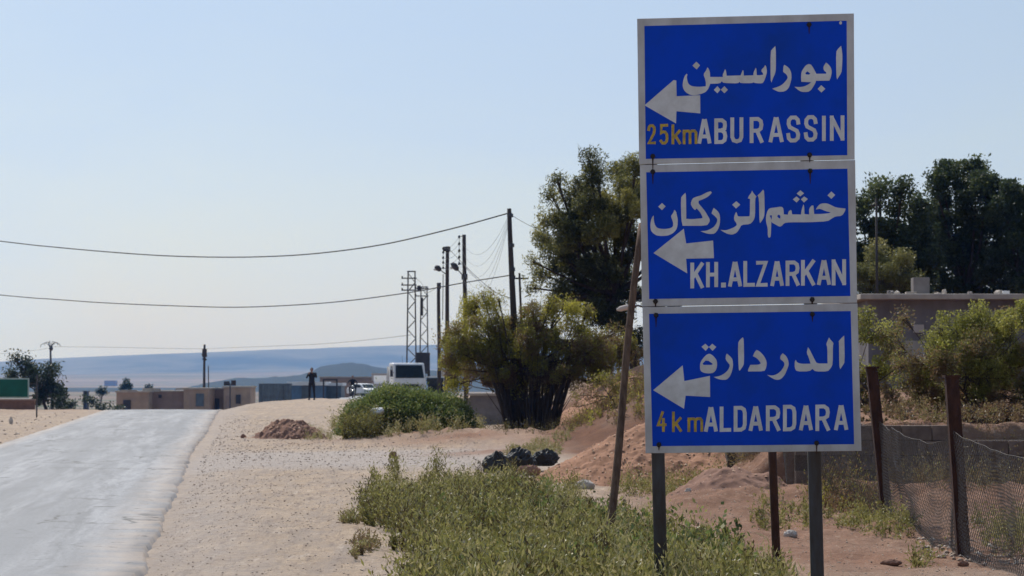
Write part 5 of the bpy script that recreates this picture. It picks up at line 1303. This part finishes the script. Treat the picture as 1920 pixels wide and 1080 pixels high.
cable('overhead_cable', 'upper thick sagging cable crossing the whole sky to the nearest pole', [W(p, q, lY(p)) for p, q in ((952, 400), (850, 428), (720, 458), (600, 474.5), (500, 481), (400, 482), (300, 479), (200, 472), (100, 463), (0, 452), (-420, 400))], .019)
cable('overhead_cable', 'lower sagging cable running left from the nearest pole past the lattice masts', [W(p, q, lY(p)) for p, q in ((957, 516), (870, 530), (770, 548), (650, 564), (550, 572), (440, 576), (330, 573.5), (200, 568), (100, 561), (0, 553), (-420, 512))], .016)
def sagged(a, b, sag, n=9): return [a + (b - a) * s - np.array([0, 0, 4 * sag * s * (1 - s)]) for s in np.linspace(0, 1, n)]
for k, py in enumerate((444, 457, 470, 482, 494)):
    cable('service_wire', f'{["topmost", "second from top", "middle", "second lowest", "lowest"][k]} thin wire of the fan between the nearest pole and the insulator row', sagged(W(955, 402 + k * 3, 66.4), W(861, py, 96), .9 + .22 * k), .004, 'thin wires fanned between the poles', 16)
    cable('service_wire', f'{["topmost", "second from top", "middle", "second lowest", "lowest"][k]} thin wire strung between the two insulator rows', sagged(W(861, py, 96), W(831, (466, 473, 483, 492, 502)[k], 106), .15), .006, 'thin wires strung between the poles', 12)
cable('service_wire', 'slanting cable dropping right from the third pole towards the tamarisk', [W(841, 466, 106), W(870, 496, 96), W(900, 525, 88), W(930, 548, 80), W(960, 560, 66.4)], .012, None, 20)
cable('service_wire', 'thin wire from the insulator pole down to the bushes', [W(872, 500, 96), W(905, 535, 92), W(940, 563, 90), W(990, 600, 86)], .008, None, 16)
cable('service_wire', 'thin wire running from the nearest pole into the pine', sagged(W(957, 402, 66.4), W(1060, 445, 72), .1), .007, None, 10)
cable('service_wire', 'drooping wire between the two lattice masts and the short pole', [W(776, 520, 142), W(790, 530, 150), W(800, 548, 135), W(823, 537, 118)], .010, None, 16)
cable('service_wire', 'faint far wire along the horizon left of the lattice mast', [W(770, 628, 142), W(700, 636, 170), W(600, 645, 200), W(480, 650, 235), W(384, 654, 268)], .014, None, 20)
cable('service_wire', 'faint far wire between the two far poles', [W(384, 654, 268), W(300, 653, 266), W(200, 651, 264), W(97, 650, 262)], .014, None, 16)
cable('service_wire', 'faint far wire leaving the curved-arm pole to the left', [W(95, 652, 262), W(50, 659, 262), W(0, 663, 262), W(-100, 668, 262)], .012, None, 12)

# street lamp peeping out from behind the sign
lx = X(1215, 44); g = H(lx, 44); tl = thing('street_lamp', (lx, 44, g), 'pale street lamp whose arm peeps out left of the sign behind the leaning pole', 'street lamp')
z_ = W(1160, 576, 44)[2] - g
MB().tube([(0, 0, -.1), (0, 0, z_ - .02)], [.05, .035], 8).build('lamp_post', MT['galv'], tl, smooth=True)
MB().tube([(0, 0, z_ - .02), (-.18, 0, z_ + .03), (-.34, 0, z_ + .01)], .018, 6).build('lamp_arm', MT['galv'], tl)
MB().tube([(-.30, 0, z_ + .015), (-.38, 0, z_), (-.5, 0, z_ - .03), (-.57, 0, z_ - .05)], [.02, .05, .05, .02], 8).build('lamp_head', MT['pale'], tl, smooth=True)

# ------------------------------------------------------------ far buildings
def hut(label, px0, px1, py_top, Y, depth, h_below, wmat, name='mud_building', roofmat='slab', cat='building', parts=(), over=.15, group=None, rt=.16):
    x0, x1 = X(px0, Y), X(px1, Y); zt = W((px0 + px1) / 2, py_top, Y)[2]; g = min(H(x0, Y), H(x1, Y)) - .1
    if h_below: g = min(g, zt - h_below)
    t = thing(name, (x0, Y, g), label, cat, group); w = x1 - x0; h = zt - g
    MB().box((w / 2, depth / 2, h / 2 - .2), (w, depth, h + .1)).build('wall', MT[wmat], t)
    MB().box((w / 2, depth / 2, h - rt / 2), (w + over * 2, depth + over * 2, rt)).build('roof', MT[roofmat], t)
    for nm, a, b, c, d, mt in parts:   # px0, px1, py0, py1
        xa, xb = X(a, Y) - x0, X(b, Y) - x0; za = W(a, c, Y)[2] - g; zb = W(a, d, Y)[2] - g
        MB().box(((xa + xb) / 2, -.04, (za + zb) / 2), (xb - xa, .12, za - zb)).build(nm, MT[mt], t)
    return t
hut('low tan mud house with a black doorway at the left end of the row', 219, 279, 733, 255, 6, 3.4, 'mud', parts=[('door', 232, 246, 750, 772, 'darkdoor'), ('parapet', 226, 258, 731, 735, 'slab')], group='mud houses beyond the crest')
hut('longest pinkish mud house in the middle of the row', 279, 345, 732, 258, 7, 3.5, 'mud2', parts=[('parapet', 268, 302, 728, 733, 'slab'), ('window', 298, 304, 740, 746, 'darkdoor')], group='mud houses beyond the crest')
hut('tan mud house with a grey shutter, right of the longest one', 345, 393, 727, 257, 6, 3.6, 'mud', parts=[('shutter', 368, 383, 738, 762, 'container'), ('parapet', 330, 362, 728, 731, 'slab')], group='mud houses beyond the crest')
hut('recessed grey-brown house with a dark garage opening', 393, 420, 727, 262, 5, 3.6, 'mud2', parts=[('door', 397, 412, 747, 768, 'darkdoor')], group='mud houses beyond the crest')
hut('pale tan house with one dark window at the right end of the row', 420, 470, 724, 258, 5, 3.4, 'mud', parts=[('window', 443, 452, 740, 757, 'darkdoor'), ('door', 424, 432, 742, 765, 'mud2')], group='mud houses beyond the crest')
# board on a pole by those houses
bx = X(432, 250); g = H(bx, 250); t = thing('sign_board', (bx, 250, g), 'dark board on a thin post in front of the mud houses', 'board')
zz = W(432, 719, 250)[2] - g
MB().tube([(0, 0, -.2), (0, 0, zz)], .07, 6).build('post', MT['steel_dark'], t)
MB().box((-.35, 0, zz), (.6, .15, .45)).build('board_panel', MT['darkdoor'], t)
MB().box((.35, 0, zz + .05), (.5, .12, .55)).build('board_panel', MT['darkbark'], t)
# shipping container and sheds
def container(label, px0, px1, py_top, Y, dp, mat):
    x0, x1 = X(px0, Y), X(px1, Y); zt = W(px0, py_top, Y)[2]; h = 2.6; g = zt - h
    t = thing('shipping_container', (x0, Y, g), label, 'container'); w = x1 - x0
    mb = MB(); n = int(w / .14)
    for face_y, sg in ((0, -1), (dp, 1)):
        pass
    prof = []
    for k in range(n + 1):
        xx = w * k / n; yy = .05 if k % 2 else 0; prof.append((xx, yy))
    poly = prof + [(w, dp), (0, dp)]
    mb.prism(poly, 2, .1, h - .1); mb.build('corrugated_body', MT[mat], t)
    for z in (.06, h - .06): MB().box((w / 2, dp / 2, z), (w + .06, dp + .06, .12)).build('rail', MT[mat], t)
    for x in (0, w): MB().box((x, -.01, h / 2), (.14, .1, h)).build('corner_post', MT[mat], t)
    MB().box((w * .8, -.02, h / 2), (.05, .05, h * .85)).build('lock_bar', MT['steel_dark'], t)
    return t
container('grey-blue corrugated steel container left of the standing person', 487, 543, 719, 228, 2.4, 'container')
hut('faded blue shed with a white sheet roof behind the standing person', 545, 606, 716, 232, 6, 2.8, 'blueshed', 'metal_shed', 'whiteroof', 'shed', parts=[('door', 566, 584, 722, 748, 'container')], over=.3, rt=.34)
hut('lower teal-grey shed with white roof inside the dark door frame', 606, 640, 718, 236, 5, 2.7, 'container', 'metal_shed', 'whiteroof', 'shed', rt=.28)
# dark portal frame
x0, x1 = X(607, 226), X(632, 226); g = H(x0, 226); t = thing('steel_portal', (x0, 226, g), 'dark steel portal frame in front of the teal-grey shed', 'gate frame')
zz = W(620, 712, 226)[2] - g
for x in (0, x1 - x0): MB().box((x, 0, zz / 2), (.14, .14, zz)).build('upright', MT['darkdoor'], t)
MB().box(((x1 - x0) / 2, 0, zz), (x1 - x0 + .14, .14, .14)).build('lintel', MT['darkdoor'], t)
hut('dull brown yard wall behind the motorcycle rider', 634, 697, 714, 285, .4, 2.2, 'mud2', 'yard_wall', 'mud2', 'wall', over=.05)
hut('pale pinkish wall left of the white truck', 697, 760, 700, 300, 5, 4, 'pale', 'mud_building', 'pale', 'building', parts=[('ledge', 697, 760, 714, 717, 'mud2')], over=.05)
hut('long low brownish roofline beyond the brown yard wall', 600, 700, 706, 420, 8, 4, 'mud2', 'mud_building', 'pale', 'building')
hut('tiny bluish block of a farmhouse far out on the plain', 196, 218, 713.5, 4200, 16, 8, 'mud2', 'farm_building', 'mud2', 'building')
hut('tiny dark hut far out on the plain left of the small bluish tree', 157, 163, 733, 500, 3, 2, 'darkdoor', 'farm_building', 'darkdoor', 'building')
# concrete ramp wall behind the mound
x0, x1 = X(868, 84), X(952, 84); g = H(x0, 84); zt = W(900, 742, 84)[2]
t = thing('concrete_ramp', (x0, 84, g - .3), 'low grey concrete ramp wall with a pale top right of the green shrub', 'wall')
w = x1 - x0; h = zt - g + .3
MB().prism([(0, 0), (w, 0), (w, h), (.25, h), (0, h * .6)], 1, 0, 2.2).build('wall_body', MT['concrete'], t)
MB().prism([(.1, h + .003), (w, h + .003), (w, h + .09), (.2, h + .09)], 1, -.06, 2.3).build('coping', MT['slab'], t)
# red wall strip and green board at the left
x0 = X(-60, 140); x1 = X(66, 140); g = H(x0, 140) - .2; zt = W(30, 751, 140)[2]
t = thing('low_wall', (x0, 140, g), 'low dull red wall behind the green roadside board', 'wall')
MB().box(((x1 - x0) / 2, .1, (zt - g) / 2), (x1 - x0, .25, zt - g)).build('wall_body', MT['dirt_dark'], t)
MB().box(((x1 - x0) / 2, .1, zt - g + .04), (x1 - x0 + .1, .33, .08)).build('coping', MT['mud2'], t)
gy = 108; xA, xB = X(-30, gy), X(55.5, gy); g = H(X(70, gy), gy)
t = thing('green_board', (X(70, gy), gy, g), 'blank green roadside board with a pale rim and slim post', 'road sign')
xo = X(70, gy); zb, za = W(20, 746.5, gy)[2] - g, W(20, 709, gy)[2] - g
MB().box(((xA + xB) / 2 - xo, 0, (za + zb) / 2), (xB - xA, .04, za - zb)).build('rim', MT['green_rim'], t)
MB().box(((xA + xB) / 2 - xo, -.03, (za + zb) / 2), (xB - xA - .12, .03, za - zb - .12)).build('board_face', MT['green_sign'], t)
MB().tube([(0, 0, -.2), (0, 0, za + .15)], .035, 8).build('post', MT['galv'], t)
MB().tube([(-2.3, .04, -.2), (-2.3, .04, za + .0)], .035, 8).build('post', MT['galv'], t)
MB().box((-.25, .03, za - .25), (.6, .04, .05)).build('bracket', MT['galv'], t)
MB().box((-.25, .03, zb + .1), (.6, .04, .05)).build('bracket', MT['galv'], t)

# ------------------------------------------------------------ white truck
def wheel(mbname, parent, c, R, wd, axis):
    mb = MB(); mb.torus(c, R - wd * .42, wd * .42, axis, 20, 8)
    w_ = mb.build('wheel', MT['rubber'], parent, smooth=True)
    d = .5 * wd; p = np.array(c)
    ax = np.array([1, 0, 0]) if axis == 'x' else np.array([0, 1, 0])
    MB().tube([p - ax * d * .6, p + ax * d * .6], R * .62, 14).build('rim', MT['galv'], w_, smooth=False)
    return w_
ty = 140.0; txc = X(769, ty); g = base_h(np.array([txc]), np.array([ty]))[0] + .01
yaw = rad(14)
tr = thing('white_truck', (txc, ty, g), 'small white flatbed truck facing the camera behind the green shrub', 'truck', rz=yaw)
tr.scale = (1.0, 1.0, 1.0)
# cab: side profile extruded across, front faces -y
cab = MB()
prof = [(0.0, .45), (-.02, .95), (.06, 1.28), (.42, 2.06), (.52, 2.12), (1.55, 2.12), (1.62, 2.04), (1.62, .45)]   # (y, z)
cab.prism(prof, 0, -.93, .93)
cb = cab.build('cab', MT['white_paint'], tr, bevel=.07)
# windscreen: glass sheet following the raked front
def quad_sheet(name, pts, mat, parent, th=.012, nrm=(0, -1, 0)):
    p = [np.array(q, float) for q in pts]; n_ = np.cross(p[1] - p[0], p[2] - p[0]); n_ /= np.linalg.norm(n_)
    if n_ @ np.array(nrm) < 0: n_ = -n_
    c_ = sum(p) / 4; V = [q + n_ * th for q in p] + [q - n_ * th for q in p]
    mb = MB(); mb.add(V, [(0, 1, 2, 3), (7, 6, 5, 4), (0, 4, 5, 1), (1, 5, 6, 2), (2, 6, 7, 3), (3, 7, 4, 0)]); return mb.build(name, mat, parent)
quad_sheet('windscreen', [(-.84, .05, 1.24), (.84, .05, 1.24), (.78, .37, 1.98), (-.78, .37, 1.98)], MT['glass'], tr, .02)
for s in (-1, 1):
    quad_sheet('side_window', [(s * .94, .35, 1.32), (s * .94, 1.2, 1.32), (s * .94, 1.15, 1.95), (s * .94, .55, 1.95)], MT['glass'], tr, .01, (s, 0, 0))
    m_ = MB(); m_.tube([(s * .93, .1, 1.55), (s * 1.08, .0, 1.6)], .015, 5); mm = m_.build('mirror_arm', MT['blackpaint'], tr)
    MB().box((s * 1.10, -.02, 1.52), (.14, .06, .36)).build('mirror', MT['blackpaint'], mm)
    MB().box((s * .72, -.03, .80), (.30, .05, .18)).build('headlight', MT['lamp'], tr, bevel=.02)
    MB().tube([(s * .3, -.02, 1.30), (s * .1, .17, 1.42), (s * -.15, .2, 1.48)], .012, 4).build('wiper', MT['blackpaint'], tr)
    quad_sheet('door', [(s * .935, .22, .62), (s * .935, 1.28, .62), (s * .935, 1.28, 1.28), (s * .935, .22, 1.28)], MT['white_paint'], tr, .012, (s, 0, 0))
MB().box((0, -.05, .78), (1.0, .04, .2)).build('grille', MT['blackpaint'], tr)
MB().box((0, -.08, .50), (1.86, .14, .22)).build('bumper', MT['white_paint'], tr, bevel=.03)
MB().box((0, -.16, .50), (.45, .02, .12)).build('number_plate', MT['letter_white'], tr)
MB().tube([(-.35, .5, 2.1), (-.36, .5, 2.55)], .008, 4).build('aerial', MT['blackpaint'], tr)
MB().box((0, 3.3, .62), (.8, 4.2, .2)).build('chassis', MT['blackpaint'], tr)
MB().box((0, 3.7, .98), (2.1, 3.9, .14)).build('flatbed', MT['whiteroof'], tr)
for s in (-1, 1): MB().box((s * 1.04, 3.7, 1.22), (.05, 3.9, .36)).build('dropside', MT['white_paint'], tr)
MB().box((0, 1.78, 1.45), (2.0, .06, .9)).build('headboard', MT['white_paint'], tr)
for s in (-1, 1):
    for y_ in (.75, 4.4): wheel('wheel', tr, (s * .82, y_, .36), .36, .22, 'x')
# second vehicle bed beyond it, right: trailer
tx2 = X(816, 146); g2 = H(tx2, 146); t = thing('flat_trailer', (tx2, 146, g2), 'low dark trailer with a pale deck parked right of the white truck', 'trailer')
MB().box((0, 1.5, 1.38), (1.1, 3.2, .1)).build('deck', MT['whiteroof'], t)
MB().box((0, 1.5, 1.1), (1.0, 3.0, .4)).build('underframe', MT['blackpaint'], t)
MB().box((.3, 0, 1.55), (.4, .1, .3)).build('headboard', MT['pale'], t)
for s in (-1, 1): wheel('wheel', t, (s * .42, 1.5, .42), .42, .2, 'x')
MB().box((0, 1.5, .7), (.9, .3, .5)).build('axle', MT['blackpaint'], t)
# oil drum, left of the truck
dx = X(721, 138); g3 = H(dx, 138); t = thing('oil_drum', (dx, 138, g3), 'dark drum standing by the side road left of the white truck', 'drum')
MB().tube([(0, 0, 0), (0, 0, .3), (0, 0, .32), (0, 0, .58), (0, 0, .6), (0, 0, .72)], [.26, .26, .275, .26, .275, .26], 16).build('drum_body', MT['blackpaint'], t, smooth=False)
MB().tube([(0, 0, .72), (0, 0, .735)], .22, 16).build('drum_lid', MT['rust'], t)

# pale car beyond
def car(px, Y, label, mat, yaw):
    x = X(px, Y); g = H(x, Y) + .03
    t = thing('parked_car', (x, Y, g), label, 'car', rz=yaw)
    prof = [(-2.1, .32), (-2.12, .62), (-2.0, .78), (-1.1, .92), (-.55, 1.36), (.7, 1.42), (1.45, 1.0), (2.0, .95), (2.1, .7), (2.08, .32)]
    MB().prism(prof, 0, -.84, .84).build('body', MT[mat], t, bevel=.09)
    quad_sheet('windscreen', [(-.7, -1.08, .95), (.7, -1.08, .95), (.62, -.62, 1.32), (-.62, -.62, 1.32)], MT['glass'], t, .02)
    quad_sheet('rear_window', [(-.68, 1.40, 1.04), (.68, 1.40, 1.04), (.6, .8, 1.36), (-.6, .8, 1.36)], MT['glass'], t, .02, (0, 1, 0))
    for s in (-1, 1):
        quad_sheet('side_window', [(s * .845, -.95, .95), (s * .845, 1.2, 1.0), (s * .845, .7, 1.34), (s * .845, -.5, 1.30)], MT['glass'], t, .01, (s, 0, 0))
        MB().box((s * .62, -2.1, .66), (.3, .06, .14)).build('headlight', MT['lamp'], t, bevel=.02)
        MB().box((s * .9, -.8, .98), (.14, .1, .1)).build('mirror', MT[mat], t)
        for y_ in (-1.3, 1.3): wheel('wheel', t, (s * .76, y_, .31), .31, .2, 'x')
    MB().box((0, -2.13, .5), (.9, .03, .14)).build('grille', MT['blackpaint'], t)
    MB().box((0, -2.15, .38), (1.6, .08, .12)).build('bumper', MT[mat], t, bevel=.02)
    return t
car(682, 262, 'small white car parked in front of the brown yard wall', 'white_paint', rad(38))

# motorcycle (front view) and rider
my = 182.0; mx_ = X(661.5, my); g = base_h(np.array([mx_]), np.array([my]))[0] + .045
mo = thing('motorcycle', (mx_, my, g), 'dark motorcycle ridden towards the camera on the side road', 'motorcycle', rz=rad(4))
for y_ in (-.62, .68):
    wh = MB().torus((0, y_, .31), .26, .05, 'x', 22, 8).build('wheel', MT['rubber'], mo, smooth=True)
    MB().tube([(-.05, y_, .31), (.05, y_, .31)], .05, 10).build('hub', MT['galv'], wh)
    mb = MB()
    for k in range(8):
        a = k * math.pi / 4; mb.tube([(0, y_, .31), (0, y_ + .24 * math.cos(a), .31 + .24 * math.sin(a))], .006, 4)
    mb.build('spokes', MT['galv'], wh)
for s in (-1, 1):
    MB().tube([(s * .085, -.64, .31), (s * .085, -.42, .95)], .022, 8).build('fork_leg', MT['galv'], mo)
    MB().tube([(0, -.40, .98), (s * .18, -.38, 1.05), (s * .36, -.26, 1.06)], .014, 6).build('handlebar', MT['blackpaint'], mo)
    MB().tube([(s * .26, -.36, 1.06), (s * .30, -.40, 1.20)], .008, 5).build('mirror_stem', MT['blackpaint'], mo)
MB().tube([(0, -.62, .63), (0, -.80, .56)], [.07, .05], 8).build('mudguard', MT['white_paint'], mo)
MB().ball((0, -.50, .90), (.10, .09, .10)).build('headlight', MT['lamp'], mo, smooth=True)
MB().ball((0, -.10, .82), (.13, .26, .12), 12, 8).build('fuel_tank', MT['blackpaint'], mo, smooth=True)
MB().box((0, .42, .82), (.24, .66, .10)).build('saddle', MT['rubber'], mo, bevel=.04)
MB().box((0, .05, .45), (.26, .36, .34)).build('engine', MT['steel_dark'], mo, bevel=.04)
MB().tube([(0, -.38, .92), (0, -.05, .62), (0, .68, .34)], .025, 6).build('frame_tube', MT['blackpaint'], mo)
MB().tube([(.12, .0, .36), (.15, .5, .30), (.15, .95, .36)], [.03, .035, .045], 8).build('exhaust', MT['galv'], mo)

# ------------------------------------------------------------ people
def body_mesh(name, joints, edges, mat, parent, sub=2):
    names = list(joints); ix = {n_: i for i, n_ in enumerate(names)}
    me = bpy.data.meshes.new(name)
    me.from_pydata([joints[n_][0] for n_ in names], [(ix[a], ix[b]) for a, b in edges], [])
    o = link(name, me, parent)
    sk = o.modifiers.new('skin', 'SKIN')
    for i, n_ in enumerate(names):
        r_ = joints[n_][1]; r_ = r_ if hasattr(r_, '__len__') else (r_, r_)
        me.skin_vertices[0].data[i].radius = r_; me.skin_vertices[0].data[i].use_root = (n_ == 'pelvis')
    s = o.modifiers.new('sub', 'SUBSURF'); s.levels = sub; s.render_levels = sub
    me.materials.append(mat)
    return o
def head(parent, c, yaw, mat_hair=True, cap=False):
    c = np.array(c); R = Matrix.Rotation(yaw, 3, 'Z')
    def P(v): return tuple(np.array(R @ Vector(v)) + c)
    mb = MB(); mb.ball(c, (.077, .093, .115), 16, 12)
    mb.ball(P((0, -.03, -.055)), (.052, .06, .055), 12, 8)
    mb.tube([P((0, -.088, .02)), P((0, -.112, -.015)), P((0, -.09, -.03))], [.010, .016, .010], 8)
    for s in (-1, 1): mb.ball(P((s * .078, .005, -.01)), (.012, .022, .032), 8, 6)
    h_ = mb.build('head', MT['skin'], parent, smooth=True)
    for s in (-1, 1): MB().ball(P((s * .030, -.083, .018)), (.013, .010, .009), 8, 6).build('eye', MT['hair'], h_)
    MB().ball(P((0, -.083, -.052)), (.026, .012, .006), 8, 6).build('mouth', MT['cloth_dark'], h_)
    MB().ball(P((0, .020, .030)), (.086, .092, .102), 16, 12).build('hair', MT['hair'], h_, smooth=True)
    return h_
def hand(parent, wrist, d, palm_n, curl=.5, side=1):
    """palm, four fingers of unequal length and a thumb leaving its side"""
    wrist = Vector(wrist); d = Vector(d).normalized(); n_ = Vector(palm_n); n_ = (n_ - d * n_.dot(d)).normalized(); s_ = d.cross(n_) * side
    mb = MB(); pc = wrist + d * .045
    mb.tube([wrist - d * .01, wrist + d * .03, wrist + d * .085], [.026, .037, .036], 8)
    for k, ln in enumerate((.070, .080, .075, .058)):
        b = wrist + d * .08 + s_ * (.028 - .019 * k)
        p1 = b + (d * math.cos(curl * .5) + n_ * math.sin(curl * .5)) * ln * .45
        p2 = p1 + (d * math.cos(curl * 1.3) + n_ * math.sin(curl * 1.3)) * ln * .33
        p3 = p2 + (d * math.cos(curl * 2.0) + n_ * math.sin(curl * 2.0)) * ln * .24
        mb.tube([b, p1, p2, p3], [.0095, .009, .008, .006], 6)
    b = wrist + d * .03 + s_ * .034
    p1 = b + (d * .6 + s_ * .6 + n_ * .35).normalized() * .036; p2 = p1 + (d * .85 + n_ * .5 + s_ * .1).normalized() * .03
    mb.tube([b - s_ * .01, p1, p2], [.013, .011, .008], 6)
    return mb.build('hand', MT['skin'], parent, smooth=True)
def shoe(parent, c, yaw=0):
    R = Matrix.Rotation(yaw, 3, 'Z'); c = Vector(c)
    mb = MB(); mb.tube([c + R @ Vector((0, .06, .045)), c + R @ Vector((0, -.02, .05)), c + R @ Vector((0, -.12, .035)), c + R @ Vector((0, -.19, .028))], [.038, .048, .042, .025], 10)
    return mb.build('shoe', MT['rubber'], parent, smooth=True)

py_, pX = 132.0, X(585, 132); g = H(pX, py_)
pe = thing('person', (pX, py_, g), 'standing person in dark clothes with both hands raised to the face', 'person', rz=rad(-12))
J = {'pelvis': ((0, 0, .96), (.155, .12)), 'waist': ((0, -.01, 1.10), (.145, .105)), 'chest': ((0, 0, 1.32), (.175, .125)), 'neck0': ((0, .01, 1.47), (.085, .075)), 'neck': ((0, 0, 1.54), (.055, .055)),
     'lsh': ((-.19, .01, 1.43), .070), 'lel': ((-.27, -.10, 1.19), .052), 'lwr': ((-.10, -.27, 1.40), .038),
     'rsh': ((.19, .01, 1.43), .070), 'rel': ((.30, -.12, 1.22), .052), 'rwr': ((.10, -.26, 1.46), .038),
     'lhip': ((-.10, 0, .90), .105), 'lkn': ((-.125, -.02, .50), .070), 'lan': ((-.14, .02, .10), .052),
     'rhip': ((.10, 0, .90), .105), 'rkn': ((.13, -.02, .50), .070), 'ran': ((.15, .02, .10), .052)}
E = [('pelvis', 'waist'), ('waist', 'chest'), ('chest', 'neck0'), ('neck0', 'neck'), ('chest', 'lsh'), ('lsh', 'lel'), ('lel', 'lwr'), ('chest', 'rsh'), ('rsh', 'rel'), ('rel', 'rwr'), ('pelvis', 'lhip'), ('lhip', 'lkn'), ('lkn', 'lan'), ('pelvis', 'rhip'), ('rhip', 'rkn'), ('rkn', 'ran')]
body_mesh('body', J, E, MT['cloth_dark'], pe)
head(pe, (0, -.03, 1.64), 0)
hand(pe, (-.09, -.27, 1.41), (.25, .1, .9), (1, 0, 0), .7, 1); hand(pe, (.09, -.26, 1.47), (-.25, .1, .9), (-1, 0, 0), .7, -1)
shoe(pe, (-.14, 0, 0)); shoe(pe, (.15, 0, 0))

ri = thing('person', (mx_, my, g := base_h(np.array([mx_]), np.array([my]))[0] + .045), 'rider in dark clothes seated on the motorcycle, holding its handlebar', 'person', rz=rad(4))
J = {'pelvis': ((0, .36, .93), (.15, .13)), 'waist': ((0, .30, 1.08), (.14, .11)), 'chest': ((0, .20, 1.30), (.175, .125)), 'neck0': ((0, .16, 1.43), (.08, .07)), 'neck': ((0, .12, 1.49), (.055, .055)),
     'lsh': ((-.19, .18, 1.38), .068), 'lel': ((-.36, .0, 1.17), .050), 'lwr': ((-.33, -.22, 1.10), .036),
     'rsh': ((.19, .18, 1.38), .068), 'rel': ((.36, .0, 1.17), .050), 'rwr': ((.33, -.22, 1.10), .036),
     'lhip': ((-.11, .30, .90), .10), 'lkn': ((-.24, -.08, .80), .072), 'lan': ((-.20, .10, .36), .048),
     'rhip': ((.11, .30, .90), .10), 'rkn': ((.24, -.08, .80), .072), 'ran': ((.20, .10, .36), .048)}
body_mesh('body', J, E, MT['cloth_dark'], ri)
head(ri, (0, .07, 1.60), 0)
hand(ri, (-.33, -.22, 1.10), (0, -1, -.1), (0, 0, -1), 1.3, 1); hand(ri, (.33, -.22, 1.10), (0, -1, -.1), (0, 0, -1), 1.3, -1)
shoe(ri, (-.20, .08, .27)); shoe(ri, (.20, .08, .27))
